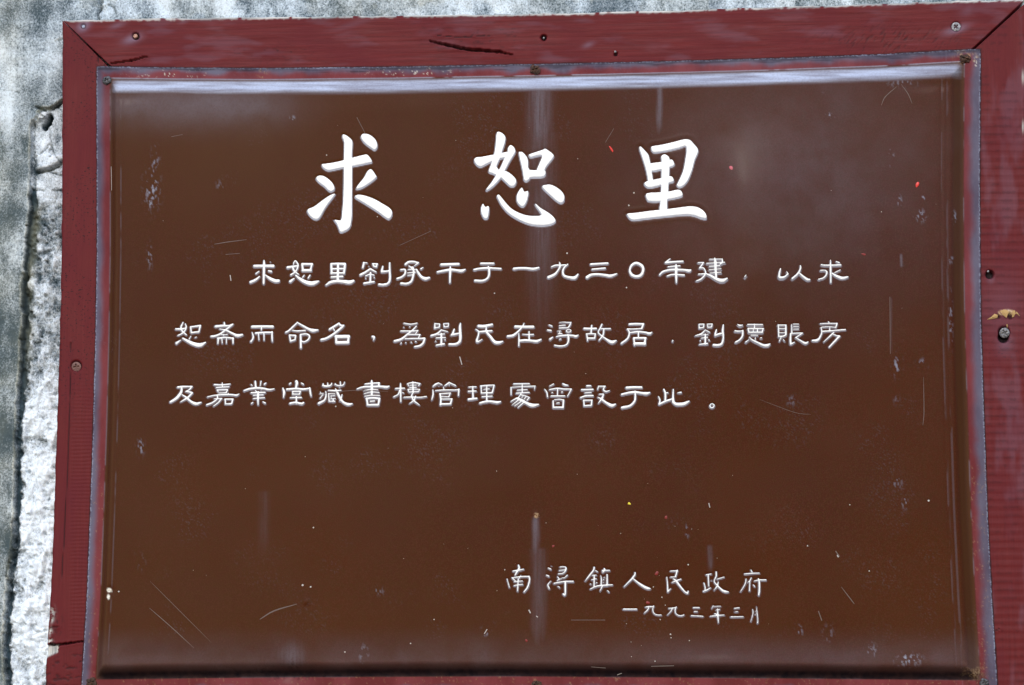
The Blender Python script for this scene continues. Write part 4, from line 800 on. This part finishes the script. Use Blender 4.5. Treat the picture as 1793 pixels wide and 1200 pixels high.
fastener('nail', 1730, 475, 2.2, M_ZINC, Z_BOARD - .0012, plaque, 'bright nail tip at the edge of a dark hole', dome=.3, slot='')

# torn splinters round the patch on the right board
M_SPL = mat_flat('torn_raw_wood', (0.36, 0.23, 0.09), .8)
def splinter(pts, lifts, label=None):
    """a thin wedge of wood lifted out of the face; every corner has its own height (mm)"""
    P = np.array(pts, float); n = len(P); X_, Y_ = unproj(P[:, 0], P[:, 1], Z_BOARD); L = np.array(lifts) / 1000
    c = np.array([[X_.mean(), Y_.mean(), Z_BOARD + L.mean() + .0008]])
    v = np.vstack([np.column_stack([X_, Y_, Z_BOARD + L]), np.column_stack([X_, Y_, np.full(n, Z_BOARD - .0012)]), c])
    f = []
    for k in range(n):
        q = (k + 1) % n; f += [[k, 2 * n, q], [k, q, n + q, n + k]]
    mk('splinter', v, f, M_SPL, plaque, smooth=False, label=label)
splinter([(1728, 560), (1736, 555), (1741, 550), (1747, 552), (1746, 557), (1737, 559)], [.1, .6, 1.6, 2.0, 1.2, .4])
splinter([(1751, 545), (1757, 542.5), (1763, 544), (1767, 547), (1764, 551), (1762, 557), (1757, 553), (1753, 549)], [.3, 1.5, 2.2, 2.6, 2.2, 1.6, 1.0, .5], 'torn yellow splinter on the right board')
splinter([(1772, 546), (1776, 543.5), (1778, 549), (1775, 555), (1772, 556)], [.8, 1.8, 1.5, 1.0, .4])
splinter([(1778, 549), (1780, 546), (1786, 554), (1781, 551)], [.5, .9, .1, .3])
splinter([(1762, 569), (1764, 568), (1764.5, 573), (1763, 574)], [.5, 1.2, .6, .2])

# ------------------------------------------------------------------ drops of paint and fine scratches on the enamel
def on_sheet(P, lift):
    X_, Y_ = unproj(P[:, 0], P[:, 1], Z_PANEL)
    return np.column_stack([X_, Y_, Z_FLANGE + sheet_h(X_, Y_) + lift])
def drop(px, py, rx, ry, ang, mt, label=None, seed=0):
    A = 16; th = np.arange(A) * 2 * math.pi / A; r = 1 + (vn(np.cos(th) * 1.5 + seed, np.sin(th) * 1.5, 3) - .5) * .7
    x, y = rx * r * np.cos(th), ry * r * np.sin(th); c, s = math.cos(ang), math.sin(ang)
    P = np.column_stack([px + x * c - y * s, py + x * s + y * c]); P2 = (P - [px, py]) * .55 + [px, py]
    v = np.vstack([on_sheet(P, -.00005), on_sheet(P2, .00035), on_sheet(np.array([[px, py]]), .0005)])
    f = [[a, A + a, A + (a + 1) % A, (a + 1) % A] for a in range(A)] + [[A + a, 2 * A, A + (a + 1) % A] for a in range(A)]
    return mk('paint_drop', v, f, mt, sheet, label=label)
M_REDP = mat_flat('bright_red_paint', (0.55, 0.02, 0.012), .4); M_REDD = mat_flat('dull_red_paint', (0.16, 0.008, 0.006), .5); M_YEL = mat_flat('yellow_paint', (0.62, 0.50, 0.03), .45); M_PINK = mat_flat('pink_paint', (0.40, 0.08, 0.10), .5)
drop(1606, 324, 5.2, 3.2, -.9, M_REDP, 'bright red paint drop', 1); drop(1070, 261, 7.0, 1.5, .95, M_REDP, 'short red paint dash', 2); drop(1280, 296, 3.8, 2.8, .5, M_PINK, None, 3)
drop(1102, 882, 2.6, 1.9, .2, M_YEL, 'tiny yellow paint drop', 4); drop(1166, 906, 2.4, 3.0, 0, M_REDD, None, 5); drop(1150, 1004, 3.4, 3.4, 0, M_REDD, None, 6); drop(969, 957, 2.2, 2.2, 0, M_REDD, None, 7); drop(1134, 1056, 3.4, 2.6, .4, M_REDD, None, 8)
drop(1512, 446, 4.4, 1.8, .1, M_REDD, None, 9); drop(922, 1122, 2.2, 2.4, 0, M_REDD, None, 10)
def ribbons(segs, mt, name, label):
    v = []; f = []
    for P, w in segs:
        P = np.array(P, float); P = catmull(np.column_stack([P, np.full(len(P), w)]), 4)[:, :2]; n = len(P)
        for i in range(n):
            d = P[min(i + 1, n - 1)] - P[max(i - 1, 0)]; d = d / (np.hypot(*d) + 1e-9); nn = np.array([-d[1], d[0]]) * w / 2 * (math.sin(math.pi * (i + .5) / n) ** .5)
            q = on_sheet(np.array([P[i] - nn, P[i], P[i] + nn]), 0.00006); q[1, 2] += .00006
            if i: a = len(v); f += [[a - 3, a, a + 1, a - 2], [a - 2, a + 1, a + 2, a - 1]]
            v += q.tolist()
    o = mk(name, np.array(v), f, mt, sheet, label=label); o['kind'] = 'stuff'; return o
M_SCR = mat_flat('scratch_grey', (0.088, 0.056, 0.046), .6); M_SCRL = mat_flat('scratch_pale', (0.34, 0.30, 0.28), .6); M_SPK = mat_flat('pale_grit', (0.42, 0.38, 0.34), .8)
rng = np.random.default_rng(5)
seg = [([(263, 1018), (290, 1045), (330, 1085), (370, 1125)], .8), ([(262, 1065), (300, 1098), (340, 1135)], 1.3), ([(375, 428), (400, 424), (432, 420)], 1.3), ([(395, 446), (420, 444)], .9), ([(1570, 152), (1550, 170), (1543, 185)], 1.3), ([(1578, 148), (1590, 165), (1597, 182)], 1.1),
       ([(1000, 1086), (1060, 1086)], 1.0), ([(1558, 520), (1559, 620)], 1.0), ([(625, 206), (640, 235)], 1.0), ([(1617, 660), (1618, 720), (1616, 745)], 1.0), ([(1473, 1028), (1490, 1050), (1496, 1058)], 1.5), ([(1433, 1070), (1439, 1087)], 2.0), ([(560, 690), (620, 684), (680, 686)], .8),
       ([(700, 430), (755, 405)], .7), ([(1330, 700), (1390, 722), (1420, 726)], .6), ([(1060, 250), (1075, 225)], .8), ([(300, 240), (320, 236)], .8), ([(455, 1085), (480, 1070), (520, 1058)], 2.2), ([(1463, 965), (1470, 975)], 2.0)]
for k in range(0):
    x, y = rng.uniform(230, 1640), rng.uniform(190, 1140); a = rng.normal(.9, 1.0); L = rng.uniform(6, 34); seg.append(([(x, y), (x + L * .5 * math.cos(a) + rng.normal(0, 1.5), y + L * .5 * math.sin(a)), (x + L * math.cos(a), y + L * math.sin(a))], rng.uniform(.35, .7)))
ribbons(seg, M_SCR, 'fine_scratches', 'fine grey scratches over the brown enamel')
ribbons([([(403, 482), (404.5, 492)], 1.8), ([(805, 625), (809, 639)], 1.8), ([(926, 1068), (929, 1074)], 2.4), ([(1241, 881), (1243, 889)], 1.8), ([(939, 1079), (942, 1081)], 2.0), ([(1035, 1168), (1060, 1170)], 1.0), ([(1140, 1167), (1180, 1166)], 1.2), ([(848, 1110), (853, 1102)], 1.6), ([(1080, 1182), (1088, 1179)], 1.5),
         ([(1466, 972), (1468, 976)], 2.2), ([(190, 288), (191, 330)], 1.1)], M_SCRL, 'pale_scratches', 'short pale scratches in the enamel')
vs = []; fs = []
def grit(x, y, r):
    r = r * .75
    a0 = rng.uniform(0, 6.28); P = np.array([[x + r * math.cos(a0 + k * 1.2566), y + r * math.sin(a0 + k * 1.2566)] for k in range(5)] + [[x, y]])
    q = on_sheet(P, 0.0); q[5, 2] += r * .00035; b = len(vs); vs.extend(q.tolist()); fs.extend([[b + k, b + 5, b + (k + 1) % 5][::-1] for k in range(5)])
for x, y, r in ((549, 924, 1.9), (760, 1085 + 0, 1.5), (1174, 1111, 2.0), (1175, 1117, 1.5), (1207, 1122, 1.4), (1205, 989, 1.9), (1488, 884, 1.5), (1626, 877, 2.6), (1156, 1085, 1.6), (1165, 1060, 1.2), (884, 998, 1.6), (1110, 338, 2.0), (1101, 360, 2.0), (572, 272, 1.5), (993, 444, 2.2), (1097, 504, 1.8),
                (1159, 1046, 1.6), (1144, 1028, 1.5), (588, 712, 1.8), (866, 514, 1.6), (604, 1142, 1.8), (719, 1127, 1.6), (530, 1025, 2.6), (544, 1028, 2.2), (661, 380, 1.4), (1144, 1028, 1.3), (1147, 1158, 1.5), (208, 1036, 2.0), (1522, 1000, 1.5), (1414, 956, 1.6)): grit(x, y, r)
for k in range(50):
    if k % 3: x, y = rng.uniform(215, 1655), rng.uniform(175, 1150)
    else: x, y = np.clip(rng.normal(1130, 130), 700, 1640), np.clip(rng.normal(1010, 90), 700, 1150)
    grit(x, y, abs(rng.normal(0, .35)) + .4)
o = mk('grit_specks', np.array(vs), fs, M_SPK, sheet, label='tiny pale specks of grit and lime on the enamel'); o['kind'] = 'stuff'
